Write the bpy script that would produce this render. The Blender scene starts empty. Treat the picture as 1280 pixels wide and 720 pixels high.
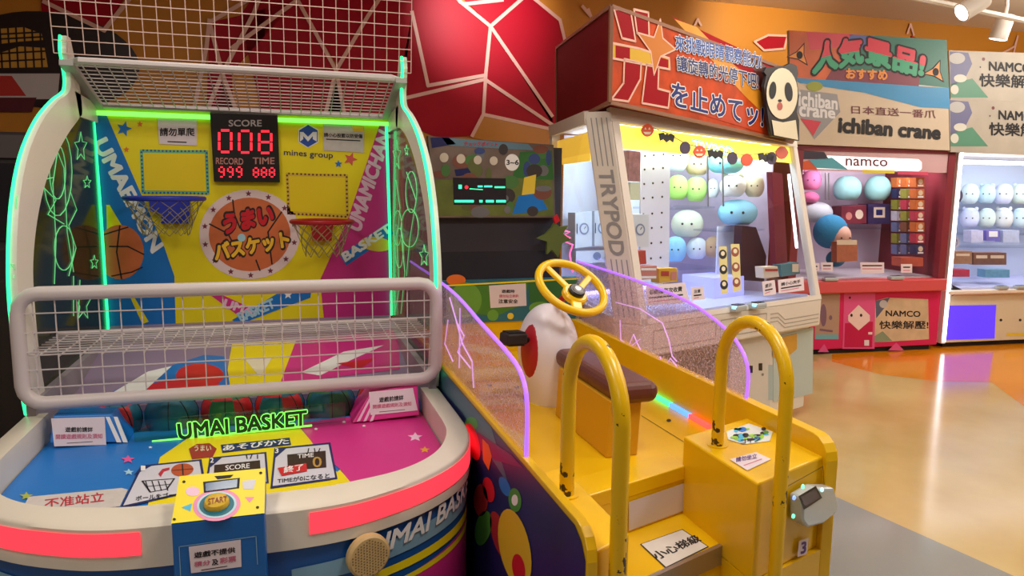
import bpy, bmesh, math, random
from mathutils import Vector, Matrix
random.seed(7)
SC = bpy.context.scene
COL = SC.collection
pi = math.pi

# ------------------------------------------------------------------ camera
F_PX = 920.0; VPX, VPY = 356.0, 230.0; ROLL = math.radians(0.7); EYE = Vector((0, 0, 1.5))
_Y = Vector(((VPX-640)/F_PX, -(VPY-360)/F_PX, -1.0)).normalized()
_D = Vector((math.cos(ROLL), -math.sin(ROLL), 0))
_Z = _D.cross(_Y).normalized()
if _Z.y < 0: _Z = -_Z
_X = _Y.cross(_Z)
ROT = Matrix((_X, _Y, _Z))            # camera space to world space
cam = bpy.data.objects.new('camera', bpy.data.cameras.new('camera'))
COL.objects.link(cam); SC.camera = cam
cam.data.sensor_width = 36; cam.data.lens = F_PX/1280*36
cam.data.clip_start = 0.05; cam.data.clip_end = 60
cam.matrix_world = Matrix.Translation(EYE) @ ROT.to_4x4()

# ------------------------------------------------------------------ world, exposure
SC.view_settings.view_transform = 'Standard'; SC.view_settings.look = 'None'
SC.view_settings.gamma = 1; SC.view_settings.use_curve_mapping = False
SC.view_settings.exposure = 0.0
w = bpy.data.worlds.new('hall_light'); SC.world = w; w.use_nodes = True
w.node_tree.nodes['Background'].inputs[0].default_value = (1.0, 0.93, 0.82, 1)
w.node_tree.nodes['Background'].inputs[1].default_value = 0.12

def area(name, loc, sx, sy, power, color, rot=(0, 0, 0)):
    l = bpy.data.lights.new(name, 'AREA'); l.shape = 'RECTANGLE'; l.size = sx; l.size_y = sy
    l.energy = power; l.color = color
    o = bpy.data.objects.new(name, l); COL.objects.link(o); o.location = loc; o.rotation_euler = rot
    return o
def spot(name, loc, target, power, color, angle=50, blend=0.6, size=0.04):
    l = bpy.data.lights.new(name, 'SPOT'); l.energy = power; l.color = color
    l.spot_size = math.radians(angle); l.spot_blend = blend; l.shadow_soft_size = size
    o = bpy.data.objects.new(name, l); COL.objects.link(o); o.location = loc
    o.rotation_euler = (Vector(target)-Vector(loc)).to_track_quat('-Z', 'Y').to_euler()
    return o
def fill_point(loc, power, color=(1.0, 0.93, 0.84), r=0.18):  # unseen point light added to brighten the ceiling, no fixture behind it
    l = bpy.data.lights.new('added_fill_light', 'POINT'); l.energy = power; l.color = color; l.shadow_soft_size = r
    o = bpy.data.objects.new('added_fill_light', l); COL.objects.link(o); o.location = loc
for lx, ly, pw in [(-1.2, 1.2, 28), (1.2, 1.2, 34), (3.6, 1.2, 34), (-0.2, 3.4, 15), (2.6, 3.2, 24), (5.4, 3.6, 30), (-1.5, -1.2, 25)]:
    area('ceiling_lamp_light', (lx, ly, 3.2), 0.6, 0.6, pw, (1.0, 0.93, 0.84))
for loc, pw in [((5.2, 1.2, 2.7), 40), ((8.4, 0.0, 2.6), 50), ((6.9, 4.1, 2.85), 70)]: fill_point(loc, pw)
spot('wall_spot_light', (1.5, 5.1, 3.2), (1.68, 6.45, 3.0), 150, (1.0, 0.90, 0.90), 60, 1.0)
spot('wall_spot_light', (4.2, 5.3, 3.2), (4.5, 6.45, 3.0), 60, (1.0, 0.86, 0.6), 90, 0.9)

# ------------------------------------------------------------------ pixel to place
def ray(x, y): return ROT @ Vector(((x-640)/F_PX, -(y-360)/F_PX, -1.0))
def on(x, y, p, n):
    d = ray(x, y); n = Vector(n)
    return EYE + d*((Vector(p)-EYE).dot(n)/d.dot(n))
def onz(x, y, z): return on(x, y, (0, 0, z), (0, 0, 1))
def ony(x, y, v): return on(x, y, (0, v, 0), (0, 1, 0))
def onx(x, y, v): return on(x, y, (v, 0, 0), (1, 0, 0))

# ------------------------------------------------------------------ materials
MATS = {}
def mat(name, col=(0.8, 0.8, 0.8), rough=0.5, metal=0.0, emit=0.0, ecol=None, noise=0.0, nscale=20.0, spec=0.5, bump=0.0, coat=0.0):
    if name in MATS: return MATS[name]
    m = bpy.data.materials.new(name); m.use_nodes = True; MATS[name] = m
    nt = m.node_tree; b = nt.nodes['Principled BSDF']
    b.inputs['Base Color'].default_value = (*col, 1)
    b.inputs['Roughness'].default_value = rough; b.inputs['Metallic'].default_value = metal
    b.inputs['Specular IOR Level'].default_value = spec
    b.inputs['Coat Weight'].default_value = coat
    if emit:
        b.inputs['Emission Color'].default_value = (*(ecol or col), 1); b.inputs['Emission Strength'].default_value = emit
    if noise or bump:
        tc = nt.nodes.new('ShaderNodeTexCoord'); n = nt.nodes.new('ShaderNodeTexNoise')
        n.inputs['Scale'].default_value = nscale; n.inputs['Detail'].default_value = 4
        nt.links.new(tc.outputs['Object'], n.inputs['Vector'])
        if noise:
            r = nt.nodes.new('ShaderNodeValToRGB')
            r.color_ramp.elements[0].position = 0.3; r.color_ramp.elements[1].position = 0.75
            r.color_ramp.elements[0].color = (*[max(0, c*(1-noise)) for c in col], 1)
            r.color_ramp.elements[1].color = (*[min(1, c*(1+noise*0.6)) for c in col], 1)
            nt.links.new(n.outputs['Fac'], r.inputs['Fac']); nt.links.new(r.outputs['Color'], b.inputs['Base Color'])
        if bump:
            bp = nt.nodes.new('ShaderNodeBump'); bp.inputs['Strength'].default_value = bump; bp.inputs['Distance'].default_value = 0.01
            nt.links.new(n.outputs['Fac'], bp.inputs['Height']); nt.links.new(bp.outputs['Normal'], b.inputs['Normal'])
    return m
def clear(name, tint=(0.95, 0.97, 0.97), gloss=0.10, rough=0.03, diff=0.0, dcol=(1, 1, 1), speck=None):
    """thin clear or tinted acrylic sheet"""
    if name in MATS: return MATS[name]
    m = bpy.data.materials.new(name); m.use_nodes = True; MATS[name] = m
    nt = m.node_tree; nt.nodes.clear()
    out = nt.nodes.new('ShaderNodeOutputMaterial'); tr = nt.nodes.new('ShaderNodeBsdfTransparent')
    gl = nt.nodes.new('ShaderNodeBsdfGlossy'); lw = nt.nodes.new('ShaderNodeLayerWeight'); pw = nt.nodes.new('ShaderNodeMath'); pw.operation = 'POWER'; pw.inputs[1].default_value = 4.0; fr = nt.nodes.new('ShaderNodeMath'); fr.operation = 'MULTIPLY_ADD'; nt.links.new(lw.outputs['Facing'], pw.inputs[0]); nt.links.new(pw.outputs[0], fr.inputs[0]); fr.inputs[1].default_value = 0.4; fr.inputs[2].default_value = 0.02+0.12*gloss; mx = nt.nodes.new('ShaderNodeMixShader')
    tr.inputs[0].default_value = (*tint, 1); gl.inputs['Roughness'].default_value = rough
    gl.inputs[0].default_value = (0.9, 0.9, 0.9, 1)
    nt.links.new(fr.outputs[0], mx.inputs[0]); nt.links.new(gl.outputs[0], mx.inputs[2])
    last = tr.outputs[0]
    if diff or speck:
        df = nt.nodes.new('ShaderNodeBsdfDiffuse'); df.inputs[0].default_value = (*dcol, 1)
        tl = nt.nodes.new('ShaderNodeBsdfTranslucent'); tl.inputs[0].default_value = (*dcol, 1)
        ad = nt.nodes.new('ShaderNodeMixShader'); ad.inputs[0].default_value = 0.5
        nt.links.new(df.outputs[0], ad.inputs[1]); nt.links.new(tl.outputs[0], ad.inputs[2])
        m2 = nt.nodes.new('ShaderNodeMixShader'); m2.inputs[0].default_value = diff
        nt.links.new(last, m2.inputs[1]); nt.links.new(ad.outputs[0], m2.inputs[2]); last = m2.outputs[0]
        if speck:
            tc = nt.nodes.new('ShaderNodeTexCoord'); v = nt.nodes.new('ShaderNodeTexNoise'); v.inputs['Scale'].default_value = speck[0]; v.inputs['Detail'].default_value = 2
            r = nt.nodes.new('ShaderNodeMapRange'); r.inputs[1].default_value = speck[1]; r.inputs[2].default_value = speck[2]; r.inputs[3].default_value = diff*0.4; r.inputs[4].default_value = speck[3]
            nt.links.new(tc.outputs['Object'], v.inputs['Vector']); nt.links.new(v.outputs['Fac'], r.inputs[0]); nt.links.new(r.outputs[0], m2.inputs[0])
    nt.links.new(last, mx.inputs[1]); nt.links.new(mx.outputs[0], out.inputs[0])
    return m
def glow(name, col, strength): return mat(name, col, 0.4, emit=strength, ecol=col)

# ------------------------------------------------------------------ mesh builder
def perp(d):
    d = Vector(d).normalized()
    a = Vector((0, 0, 1)) if abs(d.z) < 0.9 else Vector((1, 0, 0))
    u = d.cross(a).normalized(); return u, d.cross(u).normalized()
class MB:
    def __init__(s): s.v = []; s.f = []; s.m = []; s.mats = []; s.mi = 0
    def use(s, m):
        if m not in s.mats: s.mats.append(m)
        s.mi = s.mats.index(m); return s
    def face(s, pts):
        n = len(s.v); s.v += [Vector(p) for p in pts]; s.f.append(tuple(range(n, n+len(pts)))); s.m.append(s.mi); return s
    def idx(s, verts, faces):
        n = len(s.v); s.v += [Vector(p) for p in verts]
        for f in faces: s.f.append(tuple(n+i for i in f)); s.m.append(s.mi)
        return s
    def box(s, a, b):
        (x0, y0, z0), (x1, y1, z1) = a, b
        return s.idx([(x0,y0,z0),(x1,y0,z0),(x1,y1,z0),(x0,y1,z0),(x0,y0,z1),(x1,y0,z1),(x1,y1,z1),(x0,y1,z1)],
                     [(3,2,1,0),(4,5,6,7),(0,1,5,4),(1,2,6,5),(2,3,7,6),(3,0,4,7)])
    def obox(s, c, u, v, w):
        """box from its centre and three half axis vectors"""
        c, u, v, w = map(Vector, (c, u, v, w))
        return s.idx([c+u*i+v*j+w*k for k in (-1, 1) for j in (-1, 1) for i in (-1, 1)],
                     [(0,2,3,1),(4,5,7,6),(0,1,5,4),(1,3,7,5),(3,2,6,7),(2,0,4,6)])
    def prism(s, pts, vec):
        pts = [Vector(p) for p in pts]; vec = Vector(vec); n = len(pts)
        return s.idx(pts+[p+vec for p in pts], [tuple(reversed(range(n))), tuple(range(n, 2*n))]+[(i, (i+1) % n, n+(i+1) % n, n+i) for i in range(n)])
    def tube(s, path, r, seg=8, closed=False, caps=True):
        path = [Vector(p) for p in path]; n = len(path); rings = []; pu = None
        for i, p in enumerate(path):
            if closed: d = path[(i+1) % n]-path[i-1]
            else: d = path[min(i+1, n-1)]-path[max(i-1, 0)]
            d.normalize()
            if pu is None: u, v = perp(d)
            else:
                u = (pu-d*pu.dot(d)).normalized(); v = d.cross(u)
            pu = u
            rr = r[i] if isinstance(r, (list, tuple)) else r
            rings.append([p+u*rr*math.cos(2*pi*k/seg+pi/seg)+v*rr*math.sin(2*pi*k/seg+pi/seg) for k in range(seg)])
        verts = [q for g in rings for q in g]; fs = []
        for i in range(n if closed else n-1):
            j = (i+1) % n
            for k in range(seg):
                l = (k+1) % seg
                fs.append((i*seg+k, i*seg+l, j*seg+l, j*seg+k))
        if caps and not closed: fs += [tuple(reversed(range(seg))), tuple((n-1)*seg+k for k in range(seg))]
        return s.idx(verts, fs)
    def lathe(s, c, axis, prof, seg=24, u=None):
        """prof: (radius, height along axis)"""
        c = Vector(c); axis = Vector(axis).normalized()
        if u is None: u, v = perp(axis)
        else: u = Vector(u); v = axis.cross(u)
        verts = []; fs = []
        for (r, h) in prof:
            for k in range(seg): a = 2*pi*k/seg; verts.append(c+axis*h+u*(r*math.cos(a))+v*(r*math.sin(a)))
        for i in range(len(prof)-1):
            for k in range(seg):
                l = (k+1) % seg; fs.append((i*seg+k, i*seg+l, (i+1)*seg+l, (i+1)*seg+k))
        fs += [tuple(reversed(range(seg))), tuple((len(prof)-1)*seg+k for k in range(seg))]
        return s.idx(verts, fs)
    def ball(s, c, rx, ry=None, rz=None, seg=18, rings=10, flat=0.0, power=1.0):
        ry = ry or rx; rz = rz or rx; c = Vector(c); verts = []; fs = []
        for i in range(rings+1):
            t = pi*i/rings; zz = math.cos(t); rr = math.sin(t)**power
            if flat and zz < -1+flat: zz = -1+flat
            for k in range(seg): a = 2*pi*k/seg; verts.append(c+Vector((rx*rr*math.cos(a), ry*rr*math.sin(a), rz*zz)))
        for i in range(rings):
            for k in range(seg):
                l = (k+1) % seg; fs.append((i*seg+k, (i+1)*seg+k, (i+1)*seg+l, i*seg+l))
        return s.idx(verts, fs)
    def torus(s, c, axis, R, r, seg=40, sub=10):
        u, v = perp(axis); c = Vector(c)
        return s.tube([c+u*R*math.cos(2*pi*k/seg)+v*R*math.sin(2*pi*k/seg) for k in range(seg)], r, sub, closed=True)
    def build(s, name, m=None, parent=None, smooth=False, bevel=0.0, seg=2, kind=None, label=None, angle=40):
        me = bpy.data.meshes.new(name); vs = s.v
        lo = Vector([min(p[i] for p in vs) for i in range(3)]); hi = Vector([max(p[i] for p in vs) for i in range(3)])
        o0 = (lo+hi)/2
        if parent is None: o0.z = lo.z
        me.from_pydata([p-o0 for p in vs], [], s.f)
        if s.mats:
            for mm in s.mats: me.materials.append(mm)
            me.polygons.foreach_set('material_index', s.m)
        else: me.materials.append(m)
        bm = bmesh.new(); bm.from_mesh(me)
        if smooth or bevel: bmesh.ops.remove_doubles(bm, verts=bm.verts, dist=1e-5)
        if not getattr(s, 'flat', False): bmesh.ops.recalc_face_normals(bm, faces=bm.faces)
        bm.to_mesh(me); bm.free()
        if smooth:
            me.polygons.foreach_set('use_smooth', [True]*len(me.polygons)); me.set_sharp_from_angle(angle=math.radians(angle))
        o = bpy.data.objects.new(name, me); COL.objects.link(o)
        if bevel:
            b = o.modifiers.new('bevel', 'BEVEL'); b.width = bevel; b.segments = seg; b.limit_method = 'ANGLE'
        if parent is not None:
            o.parent = parent; base = Vector(parent.location)
            if parent.parent: base = base+Vector(parent.parent.location)
            o.location = o0-base
        else: o.location = o0
        if kind: o['kind'] = kind
        if label: o['label'] = label
        return o
def thing(name, label, cat, loc, group=None):
    o = bpy.data.objects.new(name, None); COL.objects.link(o); o.location = loc; o.empty_display_size = 0.1
    return tag(o, label, cat, group)
def tag(o, label, cat, group=None):
    o['label'] = label; o['category'] = cat
    if group: o['group'] = group
    return o
def struct(o): o['kind'] = 'structure'; return o

# ------------------------------------------------------------------ flat print: shapes and lettering on a plane
TXT = {}
def glyphs(body, bold=0.0, shear=0.0):
    """outline-font lettering as a flat mesh; weight is added by shifted copies of the strokes"""
    key = (body, bold, shear)
    if key in TXT: return TXT[key]
    cu = bpy.data.curves.new('lettering', 'FONT'); cu.body = body; cu.shear = shear; cu.resolution_u = 3; cu.fill_mode = 'FRONT'; cu.space_line = 0.9
    ob = bpy.data.objects.new('lettering', cu); COL.objects.link(ob)
    dg = bpy.context.evaluated_depsgraph_get(); dg.update()
    me = bpy.data.meshes.new_from_object(ob.evaluated_get(dg))
    vs = [(v.co.x, v.co.y) for v in me.vertices]; fs = [tuple(p.vertices) for p in me.polygons]
    bpy.data.objects.remove(ob); bpy.data.curves.remove(cu); bpy.data.meshes.remove(me)
    x0 = min(v[0] for v in vs); x1 = max(v[0] for v in vs); y0 = min(v[1] for v in vs); y1 = max(v[1] for v in vs)
    vs = [((x-x0)/(x1-x0), (y-y0)/(y1-y0), 0.0) for x, y in vs]
    if bold:
        n = 16 if bold > 0.07 else 8 if bold > 0.045 else 4; bx, by = bold/(x1-x0), bold/(y1-y0); V, F = [], []
        for k in range(n):
            a = 2*pi*(k+0.5)/n; o = len(V); V += [(x+bx*math.cos(a), y+by*math.sin(a), k/n) for x, y, _ in vs]; F += [tuple(i+o for i in f) for f in fs]
        vs, fs = V, F
    TXT[key] = (vs, fs); return TXT[key]
class Print:
    """flat artwork on the plane through p facing the normal n; points come as photo pixels or as (u, v) metres"""
    def __init__(s, p, n, step=0.0006, base=0.0015):
        s.p = Vector(p); s.n = Vector(n).normalized(); s.mb = MB(); s.mb.flat = True; s.step = step; s.base = base
        if abs(s.n.z) > 0.95: s.u = Vector((1, 0, 0))
        else: s.u = Vector((0, 0, 1)).cross(s.n).normalized()
        s.u = (s.u-s.n*s.u.dot(s.n)).normalized(); s.w = s.n.cross(s.u)
    def at(s, x, y): return on(x, y, s.p, s.n)
    def uv(s, a, b): return s.p+s.u*a+s.w*b
    def lift(s, P, layer): return P+s.n*(s.base+s.step*layer)
    def pts(s, P, m, layer=0):
        P = [Vector(q) for q in P]
        nn = Vector((0, 0, 0))
        for i in range(len(P)): nn += P[i].cross(P[(i+1) % len(P)])
        if nn.dot(s.n) < 0: P.reverse()
        s.mb.use(m).face([s.lift(q, layer) for q in P]); return s
    def poly(s, px, m, layer=0): return s.pts([s.at(*q) for q in px], m, layer)
    def line(s, px, wd, m, layer=0, closed=False):
        Q = [s.at(*q) for q in px]
        if closed: Q.append(Q[0])
        for a, b in zip(Q, Q[1:]):
            d = (b-a).normalized(); e = s.n.cross(d)*wd/2; a2 = a-d*wd*0.3; b2 = b+d*wd*0.3
            s.pts([a2-e, b2-e, b2+e, a2+e], m, layer)
        return s
    def ell(s, cx, cy, rx, ry, m, layer=0, seg=28, rot=0.0):
        cr, sr = math.cos(rot), math.sin(rot)
        return s.poly([(cx+rx*math.cos(t)*cr-ry*math.sin(t)*sr, cy+rx*math.cos(t)*sr+ry*math.sin(t)*cr) for t in [2*pi*k/seg for k in range(seg)]], m, layer)
    def star(s, cx, cy, r, m, layer=0, n=5, inner=0.45, rot=-pi/2, sy=1.0):
        return s.poly([(cx+(r if k % 2 == 0 else r*inner)*math.cos(rot+pi*k/n), cy+sy*(r if k % 2 == 0 else r*inner)*math.sin(rot+pi*k/n)) for k in range(2*n)], m, layer)
    def text(s, body, quad, m, layer=1, bold=0.0, shear=0.0, world=False, above=None):
        """quad: bottom left, bottom right, top right, top left of the lettering"""
        vs, fs = glyphs(body, bold, shear)
        if above is not None:                      # keep only the upper share of the letters
            nv, nf = [], []
            for f in fs:
                P = [vs[i] for i in f]; Q = []
                for a, b in zip(P, P[1:]+P[:1]):
                    if a[1] >= above: Q.append(a)
                    if (a[1]-above)*(b[1]-above) < 0:
                        t = (above-a[1])/(b[1]-a[1]); Q.append((a[0]+(b[0]-a[0])*t, above, a[2]))
                if len(Q) > 2: nf.append(tuple(range(len(nv), len(nv)+len(Q)))); nv += Q
            vs, fs = nv, nf
        q = [Vector(k) for k in quad] if world else [s.at(*k) for k in quad]
        V = [s.lift((q[0]*(1-a)+q[1]*a)*(1-b)+(q[3]*(1-a)+q[2]*a)*b, layer+0.8*k) for a, b, k in vs]
        s.mb.use(m).idx(V, fs); return s
    def rect(s, x0, y0, x1, y1, m, layer=0, dy=0.0):
        return s.poly([(x0, y0), (x1, y0+dy), (x1, y1+dy), (x0, y1)], m, layer)
    def label(s, body, x0, y0, x1, y1, m, layer=1, dy=0.0, bold=0.0, dx=0.0):
        return s.text(body, [(x0+dx, y1), (x1+dx, y1+dy), (x1, y0+dy), (x0, y0)], m, layer, bold)
    def build(s, name, parent, label=None):
        return s.mb.build(name, None, parent, label=label)
def xpoly(px, p, n): return [on(x, y, p, n) for x, y in px]
def spline(pts, sub=6, closed=False):
    P = [Vector(p) for p in pts]; n = len(P); out = []
    for i in range(n if closed else n-1):
        a = P[(i-1) % n] if (closed or i > 0) else P[i]; b = P[i]; c = P[(i+1) % n]; d = P[(i+2) % n] if (closed or i < n-2) else P[i+1]
        for k in range(sub):
            t = k/sub
            out.append(0.5*((2*b)+(c-a)*t+(2*a-5*b+4*c-d)*t*t+(3*b-a-3*c+d)*t**3))
    if not closed: out.append(P[-1])
    return out

def C(r, g, b):
    f = lambda c: ((c/255+0.055)/1.055)**2.4 if c > 10 else c/255/12.92
    return (f(r), f(g), f(b))
WHITE = mat('white_plastic', C(232, 226, 218), 0.35)
WHITE2 = mat('cream_plastic', C(225, 216, 200), 0.4, noise=0.04, nscale=6)
PAPER = mat('paper', C(226, 212, 220), 0.6)
BLACK = mat('black_plastic', C(22, 20, 22), 0.35)
INK = mat('black_ink', C(26, 24, 30), 0.6)
REDINK = mat('red_ink', C(190, 40, 60), 0.6)
PINKINK = mat('pink_ink', C(205, 110, 140), 0.6)
NAVY = mat('navy_ink', C(28, 34, 96), 0.5)
YEL = mat('yellow_print', C(244, 224, 20), 0.4)
BLUE = mat('blue_print', C(20, 118, 205), 0.4)
PINK = mat('magenta_print', C(214, 48, 140), 0.4)
CYAN = mat('cyan_print', C(70, 185, 225), 0.4)
ORANGE = mat('orange_print', C(226, 112, 40), 0.45)
REDP = mat('red_print', C(208, 28, 44), 0.4)
GREENP = mat('green_print', C(70, 150, 60), 0.45)
WINK = mat('white_ink', C(240, 240, 240), 0.5)
CREAM = mat('cream_ink', C(236, 226, 196), 0.5)
GREY = mat('grey_metal', C(150, 150, 152), 0.35, 0.6)
DARK = mat('dark_recess', C(30, 28, 32), 0.6)
GLASS = clear('clear_acrylic')
LEDG = glow('green_led', (0.03, 1.0, 0.32), 1.7)
LEDG2 = glow('green_edge_light', (0.22, 1.0, 0.12), 1.2)
ETCH = glow('etched_green_line', (0.16, 0.75, 0.28), 0.45)
LEDR = glow('red_light_band', (1.0, 0.05, 0.08), 0.95)
DIGIT = glow('red_digit', (1.0, 0.02, 0.04), 1.6)
LEDP = glow('purple_edge_light', (0.34, 0.12, 1.0), 1.3)
TUBEW = glow('white_tube', (0.95, 0.93, 1.0), 9.0)

# ---------------- floor
def floor_material():
    m = bpy.data.materials.new('polished_epoxy'); m.use_nodes = True; nt = m.node_tree; b = nt.nodes['Principled BSDF']
    tc = nt.nodes.new('ShaderNodeTexCoord'); n = nt.nodes.new('ShaderNodeTexNoise'); n.inputs['Scale'].default_value = 1.3; n.inputs['Detail'].default_value = 5
    r = nt.nodes.new('ShaderNodeValToRGB'); r.color_ramp.elements[0].color = (*C(186, 156, 98), 1); r.color_ramp.elements[1].color = (*C(206, 180, 124), 1)
    r.color_ramp.elements[0].position = 0.35; r.color_ramp.elements[1].position = 0.7
    nt.links.new(tc.outputs['Object'], n.inputs['Vector']); nt.links.new(n.outputs['Fac'], r.inputs['Fac']); nt.links.new(r.outputs[0], b.inputs['Base Color'])
    n2 = nt.nodes.new('ShaderNodeTexNoise'); n2.inputs['Scale'].default_value = 9; mr = nt.nodes.new('ShaderNodeMapRange')
    mr.inputs[3].default_value = 0.10; mr.inputs[4].default_value = 0.20
    nt.links.new(tc.outputs['Object'], n2.inputs['Vector']); nt.links.new(n2.outputs['Fac'], mr.inputs[0]); nt.links.new(mr.outputs[0], b.inputs['Roughness'])
    b.inputs['Specular IOR Level'].default_value = 0.7
    return m
FX0, FX1, FY0, FY1 = -4.0, 10.5, -3.0, 6.45
fl = struct(MB().box((FX0, FY0, -0.1), (FX1, FY1, 0)).build('floor', floor_material()))
p = Print((0, 0, 0), (0, 0, 1), base=0.001)
g = mat('grey_floor_paint', C(140, 140, 138), 0.14, noise=0.05, nscale=2, spec=0.7)
o_ = mat('orange_floor_paint', C(214, 132, 14), 0.14, noise=0.06, nscale=2, spec=0.7)
a = onz(1047, 622, 0); b = onz(1267, 720, 0); d = (b-a)
p.pts([a-d*2.6, b+d*3.0, Vector((FX1-0.5, -2.9, 0)), Vector((FX0+0.1, -2.9, 0)), Vector((FX0+0.1, 2.0, 0))], g)
p.pts([onz(1040, 441, 0), onz(1040, 452, 0), onz(1100, 468, 0), onz(1165, 476, 0), onz(1240, 478, 0), onz(1280, 508, 0), Vector((9.5, 4.4, 0)), Vector((9.5, 6.3, 0)), Vector((3.6, 6.3, 0))], o_)
p.build('painted_field', fl)

# ---------------- walls and ceiling
WY = 6.45; CZ = 3.27
wall = struct(MB().box((FX0, WY, 0), (FX1, WY+0.15, CZ)).build('wall_back', mat('orange_wall', C(206, 136, 36), 0.55, noise=0.05, nscale=1.5)))
struct(MB().box((FX0-0.15, FY0, 0), (FX0, WY+0.15, CZ)).build('wall_left', mat('dim_wall', C(150, 120, 100), 0.7)))
struct(MB().box((FX1, FY0, 0), (FX1+0.15, WY+0.15, CZ)).build('wall_right', mat('dim_wall')))
struct(MB().box((FX0-0.15, FY0-0.15, 0), (FX1+0.15, FY0, CZ)).build('wall_front', mat('dim_wall')))
struct(MB().box((FX0-0.15, FY0-0.15, CZ), (FX1+0.15, WY+0.15, CZ+0.1)).build('ceiling', mat('ceiling_paint', C(236, 224, 202), 0.7)))

# red facets of the wall mural: thin boards with pale battens between them
RED = mat('red_wall_facet', C(172, 4, 34), 0.5, noise=0.06, nscale=1.2, spec=0.2)
ORW = mat('orange_wall_facet', C(200, 130, 38), 0.4, noise=0.06, nscale=1.2)
BAT = mat('pale_pink_batten', C(236, 190, 176), 0.5)
def board(px, m, name, dep=0.012):
    P = [ony(x, y, WY) for x, y in px]
    MB().prism([q-Vector((0, dep, 0)) for q in P], (0, dep, 0)).build(name, m, wall)
BK = [0]
def batten(px, wd=0.03):
    for (x0, y0), (x1, y1) in zip(px, px[1:]):
        a = ony(x0, y0, WY-0.014); b = ony(x1, y1, WY-0.014); d = (b-a).normalized(); e = Vector((0, 1, 0)).cross(d)*wd/2
        MB().prism([a-e-d*wd*0.3, b-e+d*wd*0.3, b+e+d*wd*0.3, a+e-d*wd*0.3], (0, -0.003-0.0004*(BK[0] % 12), 0)).build('batten', BAT, wall); BK[0] += 1
facets = [
    [(500, 100), (515, 15), (535, 106), (607, 93), (604, 143), (590, 170), (545, 172), (500, 150)],
    [(515, 15), (508, -25), (560, -10), (613, 33), (607, 95), (537, 108)],
    [(560, -20), (660, -8), (613, 33)],
    [(660, -8), (700, 25), (712, 60), (710, 160), (690, 155), (613, 33)],
    [(607, 100), (613, 35), (690, 145), (690, 162), (605, 143)],
    [(262, 28), (300, 20), (332, -25), (508, -25), (515, 15), (500, 150), (408, 150), (420, 80), (372, 0), (290, 90), (292, 150), (258, 150)],
    [(420, 90), (372, 5), (332, -20), (300, 25), (330, 150), (405, 150)],
    [(52, 8), (58, 62), (90, 68), (128, 40), (168, -20), (52, -25)],
]
for q in facets: board(q, RED, 'red_facet')
board([(408, 148), (420, 85), (432, 150)], ORW, 'orange_facet'); board([(265, 150), (280, 100), (297, 150)], ORW, 'orange_facet')
board([(605, 143), (692, 162), (690, 190), (588, 172)], ORW, 'orange_facet')
for q in [[(515, 15), (535, 107), (607, 94), (613, 33)], [(505, 123), (607, 99)], [(613, 33), (575, 2), (560, -15)], [(582, 5), (628, 0)], [(613, 33), (660, -8)], [(613, 33), (690, 145)],
          [(607, 100), (690, 156)], [(607, 94), (604, 143), (590, 170)], [(604, 143), (692, 162)], [(660, -8), (700, 25), (706, 50)],
          [(262, 25), (258, 60), (243, 135)], [(262, 28), (310, 0)], [(262, 28), (278, 92), (318, 15), (330, -20)], [(278, 92), (258, 140)], [(278, 92), (296, 140)],
          [(55, 2), (130, 38), (165, -5)], [(372, 0), (420, 88), (460, 20), (480, -10)], [(420, 88), (405, 150)], [(420, 88), (432, 150)], [(290, 60), (372, 0)], [(728, 8), (738, 20), (735, 12)]]:
    batten(q)
# small red shapes on the orange wall over the far machines
for q in [[(945, 52), (960, 45), (982, 46), (978, 60), (955, 62)], [(1138, 45), (1150, 50), (1150, 62), (1138, 60)]]: board(q, RED, 'red_facet')
for q in [[(943, 52), (960, 44), (984, 45), (980, 61), (955, 63), (943, 52)], [(1250, 68), (1268, 58), (1272, 45), (1266, 70)], [(1134, 42), (1138, 30), (1142, 44)], [(868, 32), (872, 24), (876, 32)]]: batten(q, 0.02)

# black and yellow goggle-like wall graphic at the far left
p = Print((0, WY-0.012, 0), (0, -1, 0))
GB = mat('glossy_black_print', C(34, 18, 24), 0.3); GY = mat('yellow_lens_print', C(214, 160, 60), 0.4)
p.ell(60, 75, 115, 60, GB, 0, 40, 0.12)
p.ell(20, 82, 60, 20, GB, 1); p.poly([(-60, 40), (30, 34), (52, 42), (54, 50), (25, 52), (-60, 62)], GY, 2); p.poly([(-60, 72), (-5, 68), (25, 58), (56, 60), (60, 84), (-60, 86)], GY, 2)
for x in range(-50, 60, 10): p.line([(x, 34), (x+3, 86)], 0.012, GB, 3)
for y in (42, 48, 66, 76): p.line([(-60, y+4), (56, y-2)], 0.012, GB, 3)
WW = mat('white_wall_print', C(206, 200, 204), 0.5)
p.poly([(-60, 92), (75, 92), (72, 124), (-60, 124)], WW, 4); p.poly([(-60, 94), (15, 95), (33, 120), (-60, 120)], mat('red_wall_print', C(196, 44, 40), 0.5), 5); p.poly([(-60, 122), (46, 122), (40, 140), (-60, 140)], mat('maroon_wall_print', C(90, 10, 34), 0.5), 5)
p.build('wall_graphic', wall)

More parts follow.
